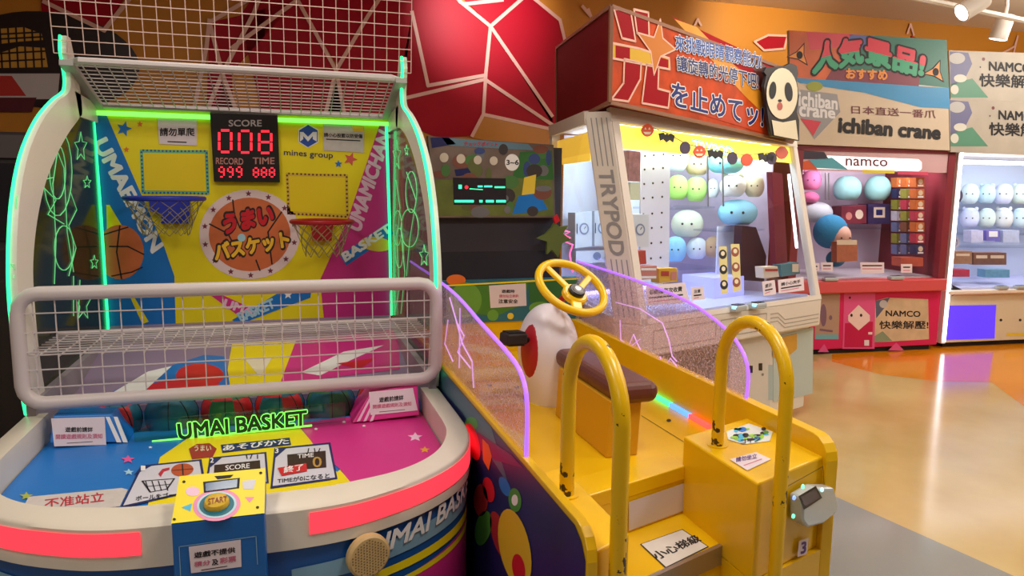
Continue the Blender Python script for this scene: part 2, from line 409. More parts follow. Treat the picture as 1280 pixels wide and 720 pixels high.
# ================================================================ basketball game
CX, HW = -0.167, 0.77
def mir(pts): return [(2*CX-x, y) for x, y in pts]
bk = thing('basketball_game_machine', 'white and yellow basketball arcade game with score display, green lights and wire cage', 'arcade machine', (CX, 3.2, 0))
outR = [(-0.012, 1.933), (0.10, 1.943), (0.21, 1.975), (0.36, 2.056), (0.48, 2.165), (0.555, 2.285), (0.593, 2.42), (0.602, 2.56), (0.602, 2.78), (0.602, 3.02)]
innR = [(-0.05, 2.055), (0.08, 2.06), (0.17, 2.08), (0.29, 2.12), (0.39, 2.19), (0.465, 2.29), (0.515, 2.43), (0.527, 2.56), (0.527, 2.78), (0.527, 3.02)]
def flat2(l): return [(v.x, v.y) for v in spline([(x, y, 0) for x, y in l], 4)]
outR2, innR2 = flat2(outR), flat2(innR)
OUT = list(reversed(mir(outR2)))+outR2; INN = list(reversed(mir(innR2)))+innR2
N = len(OUT); ZR, ZD = 0.65, 0.55
mb = MB()
for i in range(N-1):
    (a, b), (c_, d_) = OUT[i], OUT[i+1]; (e, f), (g_, h) = INN[i], INN[i+1]
    mb.face([(a, b, ZR-0.008), (c_, d_, ZR-0.008), (c_*0.9+g_*0.1, d_*0.9+h*0.1, ZR), (a*0.9+e*0.1, b*0.9+f*0.1, ZR)])
    mb.face([(a*0.9+e*0.1, b*0.9+f*0.1, ZR), (c_*0.9+g_*0.1, d_*0.9+h*0.1, ZR), (g_, h, ZR), (e, f, ZR)])
    mb.face([(a, b, 0.535), (c_, d_, 0.535), (c_, d_, ZR-0.008), (a, b, ZR-0.008)])
    mb.face([(e, f, ZD-0.03), (g_, h, ZD-0.03), (g_, h, ZR), (e, f, ZR)])
    mb.face([(a, b, 0.535), (c_, d_, 0.535), (g_, h, 0.535), (e, f, 0.535)])
rim = mb.build('rim', WHITE2, bk, smooth=True, angle=50)
def offs(path, d):
    o = []
    for i, (x, y) in enumerate(path):
        x0, y0 = path[max(i-1, 0)]; x1, y1 = path[min(i+1, len(path)-1)]
        t = Vector((x1-x0, y1-y0)).normalized(); o.append((x+t.y*d, y-t.x*d))
    return o
CAB = offs(OUT, -0.012)
def ribbon(path, zl, zh, m, name, d=0.004, parent=bk, label=None):
    q = offs(path, d); n = len(q); mb = MB()
    zl = zl if callable(zl) else (lambda t, v=zl: v); zh = zh if callable(zh) else (lambda t, v=zh: v)
    for i in range(n-1):
        t0, t1 = i/(n-1), (i+1)/(n-1)
        mb.face([(*q[i], zl(t0)), (*q[i+1], zl(t1)), (*q[i+1], zh(t1)), (*q[i], zh(t0))])
    return mb.build(name, m, parent, smooth=True, label=label)
i0 = N//2+2; ribbon([p_ for p_ in OUT[i0:] if p_[1] < 2.6], 0.572, 0.633, LEDR, 'light_band', 0.003, label='glowing red light band')
ribbon([p_ for p_ in OUT[:N-i0] if p_[1] < 2.6], 0.572, 0.633, LEDR, 'light_band', 0.003, label='glowing red light band')
# cabinet body and its printed wrap
body = MB().prism([(x, y, 0.06) for x, y in CAB]+[(CX+HW-0.012, 4.42, 0.06), (CX-HW+0.012, 4.42, 0.06)], (0, 0, 0.475)).build('cabinet', mat('blue_wrap', C(24, 84, 158), 0.35), bk, smooth=True)
MB().prism([(x, y, 0.0) for x, y in offs(CAB, -0.05)]+[(CX+HW-0.06, 4.38, 0), (CX-HW+0.06, 4.38, 0)], (0, 0, 0.06)).build('plinth', DARK, bk)
PALE = mat('pale_blue_print', C(128, 170, 196), 0.4)
Rp = CAB[N//2:]; Lp = CAB[:N//2]
ribbon(Rp, lambda t: 0.43+0.02*t, lambda t: 0.475+0.05*t, PALE, 'wrap_stripe', 0.003)
ribbon(Rp, lambda t: 0.385, lambda t: 0.405+0.02*t, YEL, 'wrap_stripe', 0.003)
ribbon(Rp, lambda t: 0.345, lambda t: 0.355+0.02*t, YEL, 'wrap_stripe', 0.003)
ribbon(Rp, 0.08, lambda t: 0.335+0.08*t, PINK, 'wrap_stripe', 0.002)
ribbon(Lp, lambda t: 0.5-0.05*t, lambda t: 0.525-0.05*t, PALE, 'wrap_stripe', 0.003)
ribbon(Lp, 0.36, 0.40, YEL, 'wrap_stripe', 0.003); ribbon(Lp, 0.08, 0.33, PINK, 'wrap_stripe', 0.003)
def wraptext(body_, path, s0, s1, z0, h, m, name, parent, slope=0.0, d=0.006, bold=0.03, shear=0.25):
    q = offs(path, d); L = [0]
    for a, b in zip(q, q[1:]): L.append(L[-1]+math.hypot(b[0]-a[0], b[1]-a[1]))
    vs, fs = glyphs(body_, bold, shear); V = []
    for a, b, kk in vs:
        t = s0+(s1-s0)*a; k = max(i for i in range(len(L)-1) if L[i] <= t or i == 0); f_ = (t-L[k])/(L[k+1]-L[k])
        V.append((q[k][0]*(1-f_)+q[k+1][0]*f_, q[k][1]*(1-f_)+q[k+1][1]*f_, z0+h*b+slope*a)); V[-1] = Vector(V[-1])+Vector((0, -0.0006*kk, 0))
    mb = MB(); mb.flat = True; mb.idx(V, fs).build(name, m, parent)
wraptext('UMAI BASKET', Rp, 0.22, 0.80, 0.462, 0.055, WINK, 'lettering', bk, 0.02, 0.007)
# speaker grille
sp = ony(460, 694, 1.955); nd = Vector((0.28, -1, 0)).normalized()
gr = MB().lathe(sp+nd*0.012-nd*0.02, nd, [(0.062, 0), (0.062, 0.016), (0.055, 0.022)], 28).build('speaker_grille', mat('tan_grille', C(206, 176, 120), 0.5), bk, smooth=True)
u_, v_ = perp(nd); mb = MB()
for i in range(-6, 7):
    for j in range(-6, 7):
        if math.hypot(i, j) < 6.2: mb.lathe(sp+nd*0.0142+u_*(i*0.0082)+v_*(j*0.0082+(i % 2)*0.004), nd, [(0.0022, 0), (0.0022, 0.0008)], 6)
mb.build('grille_hole', mat('grille_dark', C(120, 96, 60), 0.7), gr, kind='stuff')
# deck with its print
dk = MB().prism([(x, y, ZD-0.05) for x, y in offs(INN, -0.004)], (0, 0, 0.05)).build('deck', BLUE, bk)
p = Print((0, 0, ZD), (0, 0, 1))
inner_px = [(-0.05, 2.06), (0.17, 2.083), (0.29, 2.125), (0.39, 2.195), (0.465, 2.295), (0.513, 2.43), (0.524, 2.56), (0.524, 3.0)]
p.pts([onz(235, 548, ZD), onz(375, 535, ZD), onz(440, 613, ZD), Vector((-0.06, 2.065, ZD)), Vector((-0.4, 2.07, ZD)), onz(200, 572, ZD)], YEL, 0)
p.pts([onz(372, 530, ZD)]+[onz(395, 560, ZD), onz(428, 590, ZD)]+[Vector((x, y, ZD)) for x, y in inner_px[1:]]+[Vector((0.2, 3.0, ZD))], PINK, 1)
p.poly([(425, 588), (440, 606), (410, 612), (415, 596)], YEL, 2)
for q, num in [([(176, 583), (252, 575), (258, 612), (150, 637)], 1), ([(262, 573), (333, 566), (336, 605), (256, 612)], 2), ([(343, 561), (413, 554), (422, 600), (338, 612)], 3)]:
    p.poly(q, NAVY, 3)
    cx = sum(t[0] for t in q)/4; cy = sum(t[1] for t in q)/4
    p.poly([((x-cx)*0.93+cx, (y-cy)*0.90+cy) for x, y in q], mat('pale_card_print', C(214, 214, 226), 0.45), 4)
    x, y = q[0]; p.poly([(x+1, y+1), (x+16, y), (x+1, y+13)] if num > 1 else [(x+1, y+1), (x+17, y-1), (x-9, y+13)], NAVY, 5)
    p.label(str(num), x+1, y+1, x+5, y+7, WINK, 6, bold=0.03)
p.ell(228, 589, 14, 8, mat('basketball_print', C(190, 84, 44), 0.5), 6, rot=-0.1); p.line([(215, 590), (241, 588)], 0.004, INK, 7); p.line([(228, 582), (229, 596)], 0.004, INK, 7)
p.poly([(198, 594), (203, 588), (212, 586), (212, 589), (205, 591), (201, 598)], REDINK, 6)
p.line([(178, 603), (218, 600), (209, 613), (188, 617), (178, 603)], 0.005, INK, 6); p.line([(183, 610), (213, 607)], 0.004, INK, 6)
for x in (186, 194, 202, 210): p.line([(x-4, 603), (x, 615)], 0.003, INK, 6)
p.label('ボールをゴー', 170, 622, 218, 628, INK, 6, dy=-5, bold=0.02)
p.poly([(268, 583), (325, 577), (326, 594), (267, 600)], mat('brown_print', C(52, 28, 26), 0.5), 6); p.label('SCORE', 282, 584, 312, 590, WINK, 7, dy=-3, bold=0.02)
p.poly([(359, 570), (407, 565), (408, 586), (360, 590)], mat('brown_print'), 6); p.label('TIME', 372, 570, 392, 575, WINK, 7, dy=-2, bold=0.02)
p.label('0', 391, 573, 402, 586, mat('tan_digit_print', C(190, 150, 70), 0.5), 7, bold=0.01)
p.poly([(347, 587), (383, 581), (384, 591), (352, 597)], REDP, 8); p.label('終了', 355, 586, 379, 594, WINK, 9, dy=-4, bold=0.03)
p.label('TIMEが0になると', 347, 600, 412, 606, INK, 6, dy=-7, bold=0.02)
for x in (308, 315, 322, 386, 393, 400): p.line([(x, 570 if x < 350 else 562), (x+(x % 5-2), 575 if x < 350 else 567)], 0.004, INK, 6)
p.poly([(276, 557), (362, 548), (364, 557), (278, 567)], NAVY, 3); p.label('あそびかた', 279, 558, 361, 565, WINK, 4, dy=-9, bold=0.03)
p.poly([(236, 562), (246, 556), (262, 555), (271, 562), (266, 572), (240, 575)], mat('brown_red_print', C(160, 40, 40), 0.5), 3); p.label('うまい', 243, 558, 264, 565, CREAM, 4, bold=0.02)
p.star(160, 575, 9, mat('pink_star', C(232, 90, 160), 0.45), 2, sy=0.6); p.star(161, 591, 7, mat('pale_star', C(170, 215, 235), 0.45), 2, sy=0.6)
p.star(33, 621, 9, mat('olive_star', C(170, 180, 60), 0.45), 2, sy=0.6)
p.star(519, 547, 10, mat('pale_pink_star', C(240, 200, 225), 0.45), 2, sy=0.6); p.star(531, 563, 7, mat('orange_star', C(240, 170, 50), 0.45), 2, sy=0.6)
for x, y in [(395, 537), (430, 528), (455, 533), (250, 560), (188, 560)]: p.star(x, y, 3, WINK, 2, sy=0.6)
p.poly([(36, 622), (152, 611), (160, 613), (150, 634), (22, 648)], mat('worn_paper', C(208, 200, 196), 0.6, noise=0.08, nscale=30), 2); p.label('不准站立', 56, 625, 130, 637, REDINK, 3, dy=-9, bold=0.02)
p.build('deck_print', dk)
# control box with start button
T = [Vector((-0.286, 2.02, 0.735)), Vector((-0.072, 2.02, 0.735)), Vector((-0.072, 1.85, 0.682)), Vector((-0.286, 1.85, 0.682))]
cb = MB().idx([*T, *[Vector((q.x, q.y, 0.05)) for q in T]], [(0, 1, 2, 3), (4, 7, 6, 5), (0, 4, 5, 1), (1, 5, 6, 2), (2, 6, 7, 3), (3, 7, 4, 0)]).build('control_box', mat('blue_box', C(22, 98, 176), 0.35), bk, bevel=0.004)
nn = (T[1]-T[0]).cross(T[3]-T[0]).normalized(); nn = nn if nn.z > 0 else -nn
p = Print(T[0], nn)
p.pts(T, YEL, 0)
p.ell(271, 632, 30, 20, mat('pink_ring', C(238, 150, 190), 0.45), 1, rot=-0.12); p.ell(271, 632, 25, 16.5, mat('pale_ring', C(190, 224, 238), 0.45), 2, rot=-0.12); p.ell(271, 632, 22, 14.5, mat('teal_ring', C(20, 110, 130), 0.45), 3, rot=-0.12)
p.poly([(254, 603), (300, 598), (299, 611), (255, 617)], INK, 1); p.poly([(257, 605), (297, 600), (296, 610), (257, 615)], mat('dark_screen', C(40, 84, 130), 0.15), 2)
p.poly([(227, 635), (240, 630), (238, 640)], CYAN, 1); p.poly([(306, 622), (318, 622), (312, 629)], mat('pink_ring'), 1)
p.ell(241, 615, 9, 6, mat('pale_pink_star'), 1); p.poly([(303, 602), (320, 600), (317, 612), (304, 612)], mat('pale_card_print'), 1)
p.poly([(268, 596), (292, 594), (288, 598), (272, 600)], INK, 1)
for q in [(218, 650), (322, 635), (230, 603), (326, 592)]: p.ell(*q, 2, 1.5, INK, 2)
p.build('panel_print', cb)
bc = p.at(271, 631)
bt = MB().lathe(bc, nn, [(0.030, 0), (0.030, 0.010), (0.027, 0.016), (0.018, 0.019)], 28).build('start_button', mat('gold_button', C(214, 178, 52), 0.35), cb, smooth=True)
p2 = Print(bc+nn*0.0185, nn); p2.text('START', [(260, 631), (284, 627), (284, 620), (260, 624)], mat('brown_ink', C(150, 70, 40), 0.5), 0, 0.02); p2.build('button_lettering', cb)
p = Print((0, 1.85, 0), (0, -1, 0))
p.poly([(236, 683), (301, 674), (302, 708), (239, 716)], PAPER, 1)
p.label('遊戲不提供', 243, 690, 294, 697, INK, 2, dy=-7, bold=0.03); p.label('積分', 243, 702, 263, 708, PINKINK, 2, dy=-3, bold=0.03); p.label('及', 265, 699, 273, 706, INK, 2, dy=-1, bold=0.03); p.label('彩票', 275, 697, 295, 704, PINKINK, 2, dy=-3, bold=0.03)
p.line([(252, 712), (284, 707)], 0.002, INK, 2)
p.line([(224, 683), (320, 670), (322, 705)], 0.002, PALE, 0); p.line([(224, 683), (226, 722)], 0.002, PALE, 0)
p.build('notice', cb)
# corner wedges at the rear of the deck
def wedge(px, m, name, xin):
    P = [on(x, y, (0, 2.90, 0.55), (0, -1, 0.35)) for x, y in px]
    return MB().prism(P, (0, 0.17, 0)).build(name, m, bk, bevel=0.004)
wl = wedge([(62, 554), (160, 553), (140, 518), (66, 520)], BLUE, 'corner_block', 0)
wr = wedge([(440, 529), (524, 519), (522, 479), (463, 491)], PINK, 'corner_block', 0)
p = Print((0, 2.90, 0.55), (0, -1, 0.35))
for k in range(3): p.poly([(132+k*10, 521), (137+k*10, 521), (152+k*8, 553), (146+k*8, 553)], WINK, 0) if k < 2 else None
p.poly([(64, 523), (131, 521), (133, 556), (68, 558)], PAPER, 1); p.label('遊戲前請詳', 82, 534, 116, 540, INK, 2, bold=0.03); p.label('閱讀遊戲規則及須知', 70, 543, 128, 549, PINKINK, 2, dy=-1, bold=0.03); p.line([(84, 554), (116, 552)], 0.002, INK, 2)
p.build('notice', wl)
p = Print((0, 2.90, 0.55), (0, -1, 0.35))
for k in range(3): p.poly([(446+k*8, 527), (450+k*8, 526), (468+k*6, 490), (465+k*6, 491)], mat('pale_pink_star'), 0)
p.poly([(461, 490), (516, 485), (522, 513), (463, 519)], PAPER, 1); p.label('遊戲前請詳', 474, 497, 504, 503, INK, 2, dy=-3, bold=0.03); p.label('閱讀遊戲規則及須知', 466, 506, 514, 511, PINKINK, 2, dy=-4, bold=0.03); p.line([(474, 515), (506, 512)], 0.002, INK, 2)
p.build('notice', wr)
# glowing acrylic sign at the gate
sg = MB().prism(xpoly([(168, 552), (432, 527), (432, 503), (166, 527)], (0, 2.89, 0), (0, -1, 0)), (0, 0.006, 0)).build('gate_sign', clear('green_acrylic', (0.75, 0.95, 0.8), 0.15), bk)
p = Print((0, 2.89, 0), (0, -1, 0), base=0.001)
p.text('UMAI BASKET', [(224, 549), (383, 531), (383, 513), (222, 530)], LEDG2, 0, 0.075); p.text('UMAI BASKET', [(224, 549), (383, 531), (383, 513), (222, 530)], mat('dark_green_print', C(20, 70, 36), 0.4), 2, 0.04)
p.poly([(190, 553), (390, 533), (390, 530.5), (190, 550.5)], LEDG2, 0)
p.build('sign_lettering', sg)
# trough, mat, inner walls
TR = mat('trough_dark', C(46, 34, 44), 0.6)
MB().prism([(CX-HW+0.03, 2.96, 0.46), (CX-HW+0.03, 3.36, 0.40), (CX-HW+0.03, 3.36, 0.48), (CX-HW+0.03, 2.96, 0.50)], (2*HW-0.06, 0, 0)).build('ball_trough', TR, bk)
mt = MB().prism([(CX-HW+0.03, 3.36, 0.52), (CX-HW+0.03, 4.31, 0.70), (CX-HW+0.03, 4.31, 0.74), (CX-HW+0.03, 3.36, 0.56)], (2*HW-0.06, 0, 0)).build('ball_return_mat', mat('mauve_mat', C(150, 130, 160), 0.6), bk)
mn = Vector((0, -0.18, 0.95)).normalized(); p = Print((0, 3.36, 0.56), mn)
p.poly([(290, 430), (385, 425), (365, 480), (280, 490)], YEL, 0); p.poly([(370, 426), (497, 412), (500, 462), (350, 480)], PINK, 1)
p.poly([(130, 495), (200, 462), (255, 444), (282, 446), (288, 486), (160, 500)], BLUE, 1); p.poly([(135, 495), (185, 465), (215, 458), (180, 490)], WINK, 2)
p.ell(250, 470, 30, 15, REDP, 2); p.poly([(180, 482), (250, 468), (282, 486), (190, 492)], REDP, 2)
p.poly([(376, 466), (430, 440), (480, 432), (440, 450), (400, 470)], WINK, 2); p.poly([(420, 455), (470, 448), (450, 462)], REDP, 3); p.poly([(306, 450), (340, 448), (325, 472)], CREAM, 2)
p.build('mat_print', mt)
for sx in (-1, 1):
    MB().box((CX+sx*(HW-0.03)-0.015, 2.99, 0.42), (CX+sx*(HW-0.03)+0.015, 4.34, 0.70 if sx < 0 else 0.70)).build('inner_wall', mat('grey_panel', C(160, 150, 160), 0.5), bk)
# backboard
bb = MB().box((CX-HW+0.01, 4.31, 0.60), (CX+HW-0.01, 4.35, 1.875)).build('backboard', YEL, bk)
p = Print((0, 4.31, 0), (0, -1, 0))
p.poly([(112, 138), (131, 139), (206, 310), (218, 345), (220, 415), (112, 415)], BLUE, 0)
p.poly([(133, 256), (137, 256), (163, 300), (134, 300)], YEL, 1); p.poly([(160, 365), (166, 368), (186, 402), (178, 405)], YEL, 1)
p.text('UMAEMON', [(117, 180), (190, 316), (204, 306), (133, 172)], WINK, 1, 0.05)
p.poly([(476, 152), (490, 152), (490, 400), (405, 400), (400, 350), (436, 270)], PINK, 0)
p.text('UMAMICHAN', [(450, 290), (488, 170), (474, 162), (434, 282)], mat('pale_pink_star'), 1, 0.05)
p.poly([(425, 320), (433, 332), (492, 292), (484, 278)], BLUE, 1); p.text('BASKET', [(432, 327), (490, 288), (484, 280), (427, 317)], WINK, 2, 0.05)
p.poly([(262, 368), (272, 366), (330, 392), (300, 396)], PINK, 1); p.text('UMAI', [(279, 384), (318, 394), (322, 386), (282, 374)], mat('pale_pink_star'), 2, 0.05)
p.poly([(290, 400), (300, 405), (388, 372), (390, 356), (355, 362)], BLUE, 2); p.text('BASKET', [(302, 402), (344, 384), (340, 373), (296, 392)], mat('pale_star'), 3, 0.05); p.star(360, 368, 6, WINK, 3)
p.ell(470, 305, 20, 9, mat('corn_yellow', C(228, 200, 60), 0.5), 2, rot=0.12)
p.star(155, 161, 10, BLUE, 1, rot=-1.3); p.star(175, 155, 4, ORANGE, 1); p.star(158, 187, 4, ORANGE, 1); p.star(438, 199, 9, mat('coral_star', C(222, 90, 80), 0.5), 1, rot=-1.2); p.star(423, 205, 5, BLUE, 1)
def checker(q, m1, m2, ly):
    p.poly(q, m1, ly); n = len(q)
    for (x0, y0), (x1, y1) in zip(q, q[1:]+q[:1]):
        k = int(math.hypot(x1-x0, y1-y0)/5); cx = sum(t[0] for t in q)/4; cy = sum(t[1] for t in q)/4
        for i in range(k):
            xa = x0+(x1-x0)*(i+0.5)/k; ya = y0+(y1-y0)*(i+0.5)/k; d = math.hypot(cx-xa, cy-ya); xa += (cx-xa)/d*2; ya += (cy-ya)/d*1.5
            p.ell(xa, ya, 1.4, 1.4, m2, ly+1, 6)
    cx = sum(t[0] for t in q)/4; cy = sum(t[1] for t in q)/4
    p.poly([(x+(4 if x < cx else -4), y+(4 if y < cy else -4)) for x, y in q], mat('warm_yellow_print', C(240, 212, 24), 0.4), ly+2)
checker([(175, 187), (260, 188), (262, 243), (177, 242)], mat('teal_frame', C(110, 190, 140), 0.45), mat('teal_dot', C(30, 90, 160), 0.45), 1)
checker([(357, 216), (435, 218), (436, 272), (359, 268)], mat('amber_frame', C(224, 190, 60), 0.45), mat('brown_dot', C(110, 50, 40), 0.5), 1)
p.ell(312, 293, 63, 56, mat('pale_ring_print', C(238, 214, 216), 0.45), 1, 40)
for k in range(14): p.star(312+57*math.cos(2*pi*k/14+0.2), 293+51*math.sin(2*pi*k/14+0.2), 4, mat('maroon_star', C(120, 50, 70), 0.5), 2)
p.ell(312, 293, 51, 46, mat('basketball_orange', C(216, 112, 62), 0.5, noise=0.1, nscale=12), 2, 40)
p.line([(291, 250), (293, 268), (300, 285)], 0.008, INK, 3); p.line([(262, 280), (285, 292), (300, 320)], 0.008, INK, 3); p.line([(352, 265), (335, 290), (340, 330)], 0.008, INK, 3); p.line([(320, 325), (325, 338)], 0.008, INK, 3)
p.text('うまい', [(279, 293), (343, 278), (340, 255), (279, 268)], INK, 4, 0.12); p.text('うまい', [(280, 292), (342, 278), (339, 256), (280, 269)], REDP, 5, 0.065)
p.text('バスケット', [(269, 327), (363, 309), (360, 288), (267, 304)], mat('brown_print'), 4, 0.13); p.text('バスケット', [(270, 326), (362, 308), (359, 289), (268, 305)], mat('logo_yellow', C(250, 196, 50), 0.45), 5, 0.06)
p.ell(302, 297, 5, 5, mat('pale_star'), 6)
p.ell(150, 315, 30, 34, mat('basketball_orange'), 2, 32); p.line([(122, 296), (140, 290), (160, 284)], 0.007, INK, 3); p.line([(137, 308), (160, 308), (180, 318)], 0.007, INK, 3); p.line([(140, 345), (165, 340), (178, 334)], 0.007, INK, 3); p.line([(150, 282), (146, 315), (152, 348)], 0.007, INK, 3)
# maker logo and notices
p.poly([(385, 155), (398, 162), (398, 178), (385, 185), (373, 178), (373, 162)], WINK, 1); p.poly([(385, 156), (397, 163), (397, 177), (385, 184), (374, 177), (374, 163)], mat('logo_blue', C(40, 80, 170), 0.4), 2)
p.poly([(375, 177), (375, 165), (379, 165), (385, 171), (391, 165), (396, 165), (396, 177), (391, 174), (391, 170), (385, 177), (379, 170), (379, 174)], WINK, 3)
p.label('mines group', 355, 187, 416, 196, NAVY, 2, dy=4, bold=0.01)
p.poly([(404, 154), (455, 157), (455, 191), (404, 188)], mat('worn_paper'), 3); p.label('請小心投籃以防受傷', 405, 166, 453, 171, INK, 4, dy=2, bold=0.03); p.line([(408, 174), (450, 176)], 0.006, INK, 4); p.poly([(440, 156), (454, 157), (454, 165), (441, 164)], mat('logo_yellow'), 4)
p.poly([(197, 148), (246, 149), (246, 182), (199, 180)], PAPER, 3); p.label('請勿單爬', 200, 160, 243, 170, INK, 4, bold=0.03); p.line([(210, 177), (233, 178)], 0.006, INK, 4)
p.build('backboard_print', bb)
# score display
sd = MB().prism(xpoly([(263, 141), (347, 144), (350, 228), (268, 227)], (0, 4.30, 0), (0, -1, 0)), (0, -0.03, 0)).build('score_display', BLACK, bk, bevel=0.003)
p = Print((0, 4.27, 0), (0, -1, 0))
p.label('SCORE', 286, 150, 327, 158, mat('grey_ink', C(190, 180, 180), 0.5), 1, dy=0, bold=0.02)
p.label('RECORD', 270, 197, 304, 205, mat('red_grey_ink', C(190, 130, 120), 0.5), 1, dy=1, bold=0.02); p.label('TIME', 316, 197, 343, 205, mat('red_grey_ink'), 1, bold=0.02)
SEG = {'0': 'abcdef', '8': 'abcdefg', '9': 'abcfgd'}
def seg7(ch, x, y, w_, h, t):
    S = {'a': [(x+t, y), (x+w_-t, y)], 'd': [(x+t, y+h), (x+w_-t, y+h)], 'g': [(x+t, y+h/2), (x+w_-t, y+h/2)],
         'f': [(x, y+t), (x, y+h/2-t/2)], 'b': [(x+w_, y+t), (x+w_, y+h/2-t/2)], 'e': [(x, y+h/2+t/2), (x, y+h-t)], 'c': [(x+w_, y+h/2+t/2), (x+w_, y+h-t)]}
    for k in SEG[ch]: p.line(S[k], t*0.0038, DIGIT, 2)
p.build('display_lettering', sd, label='grey SCORE, RECORD and TIME captions').__setitem__('kind', 'stuff')
p = Print((0, 4.27, 0), (0, -1, 0))
for i, ch in enumerate('008'): seg7(ch, 274+i*25, 163+i*0.6, 15, 27, 3.2)
p.build('score_digits', sd, label='glowing red score 008').__setitem__('kind', 'stuff')
p = Print((0, 4.27, 0), (0, -1, 0))
for i, ch in enumerate('999'): seg7(ch, 274+i*11, 209, 6, 12, 2.0)
p.build('record_digits', sd)
p = Print((0, 4.27, 0), (0, -1, 0))
for i, ch in enumerate('888'): seg7(ch, 317+i*10, 210, 6, 11, 2.0)
p.build('time_digits', sd)
# hoops with nets
NET = mat('net_cord', C(150, 140, 90), 0.7)
def hoop(cx, cy, m, r, plate, name):
    c0 = ony(cx, cy, 4.11); hp = MB().torus(c0, (0, 0, 1), r, 0.012, 32, 8).build(name, m, bk, smooth=True)
    MB().prism(xpoly(plate, (0, 4.308, 0), (0, -1, 0)), (0, -0.05, 0)).build('hoop_bracket', m, hp)
    mb = MB(); n = 12
    for k in range(n):
        for sg_ in (1, -1):
            path = []
            for j in range(6):
                a = 2*pi*(k+sg_*j*0.5)/n; rr = r*(1-0.42*(j/5)**0.8); path.append(c0+Vector((rr*math.cos(a), rr*math.sin(a), -0.006-0.036*j)))
            mb.tube(path, 0.0022, 4)
    mb.build('net', NET, hp)
hoop(206, 248, mat('blue_hoop', C(40, 52, 170), 0.35), 0.185, [(188, 246), (239, 247), (238, 279), (203, 279), (203, 266), (189, 264)], 'hoop')
hoop(403, 277, mat('red_hoop', C(170, 24, 36), 0.35), 0.16, [(388, 275), (416, 276), (414, 300), (390, 300)], 'hoop')
# green edge lights round the backboard
MB().prism(xpoly([(118, 138), (497, 153), (497, 158), (118, 144)], (0, 4.30, 0), (0, -1, 0)), (0, -0.008, 0)).build('edge_light', LEDG2, bk)
for q in [[(116, 142), (126, 270), (135, 412)], [(483, 158), (487, 280), (489, 394)]]:
    MB().tube([ony(x, y, 4.28) for x, y in q], 0.008, 6).build('edge_light', LEDG, bk)
# side panels
front = [(3.02, 0.65), (2.965, 0.85), (2.945, 1.05), (2.965, 1.22), (3.04, 1.42), (3.17, 1.59), (3.37, 1.73), (3.60, 1.83), (3.76, 1.88), (3.82, 1.91), (3.84, 1.96), (3.82, 2.02), (3.80, 2.08), (3.82, 2.14)]
fr = [(v.x, v.y) for v in spline([(a, b, 0) for a, b in front], 4)]
inn = [(3.10, 0.70), (3.06, 0.85), (3.045, 1.05), (3.065, 1.20), (3.14, 1.37), (3.27, 1.51), (3.45, 1.64), (3.66, 1.74), (3.85, 1.79), (3.95, 1.80), (4.0, 1.82), (4.0, 1.9), (3.94, 2.04), (3.88, 2.14)]
fiN = [(v.x, v.y) for v in spline([(a, b, 0) for a, b in inn], 4)]
inw = [(3.16, 0.70), (3.13, 0.85), (3.12, 1.05), (3.14, 1.20), (3.23, 1.36), (3.37, 1.50), (3.56, 1.62), (3.74, 1.71), (3.89, 1.77), (3.96, 1.80), (4.0, 1.82), (4.0, 1.9), (3.94, 2.04), (3.88, 2.14)]
fiW = [(v.x, v.y) for v in spline([(a, b, 0) for a, b in inw], 4)]
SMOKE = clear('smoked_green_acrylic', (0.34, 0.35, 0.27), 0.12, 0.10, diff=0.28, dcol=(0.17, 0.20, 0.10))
PALEAC = clear('pale_green_acrylic', (0.78, 0.82, 0.74), 0.12, 0.05, diff=0.10, dcol=(0.4, 0.5, 0.35))
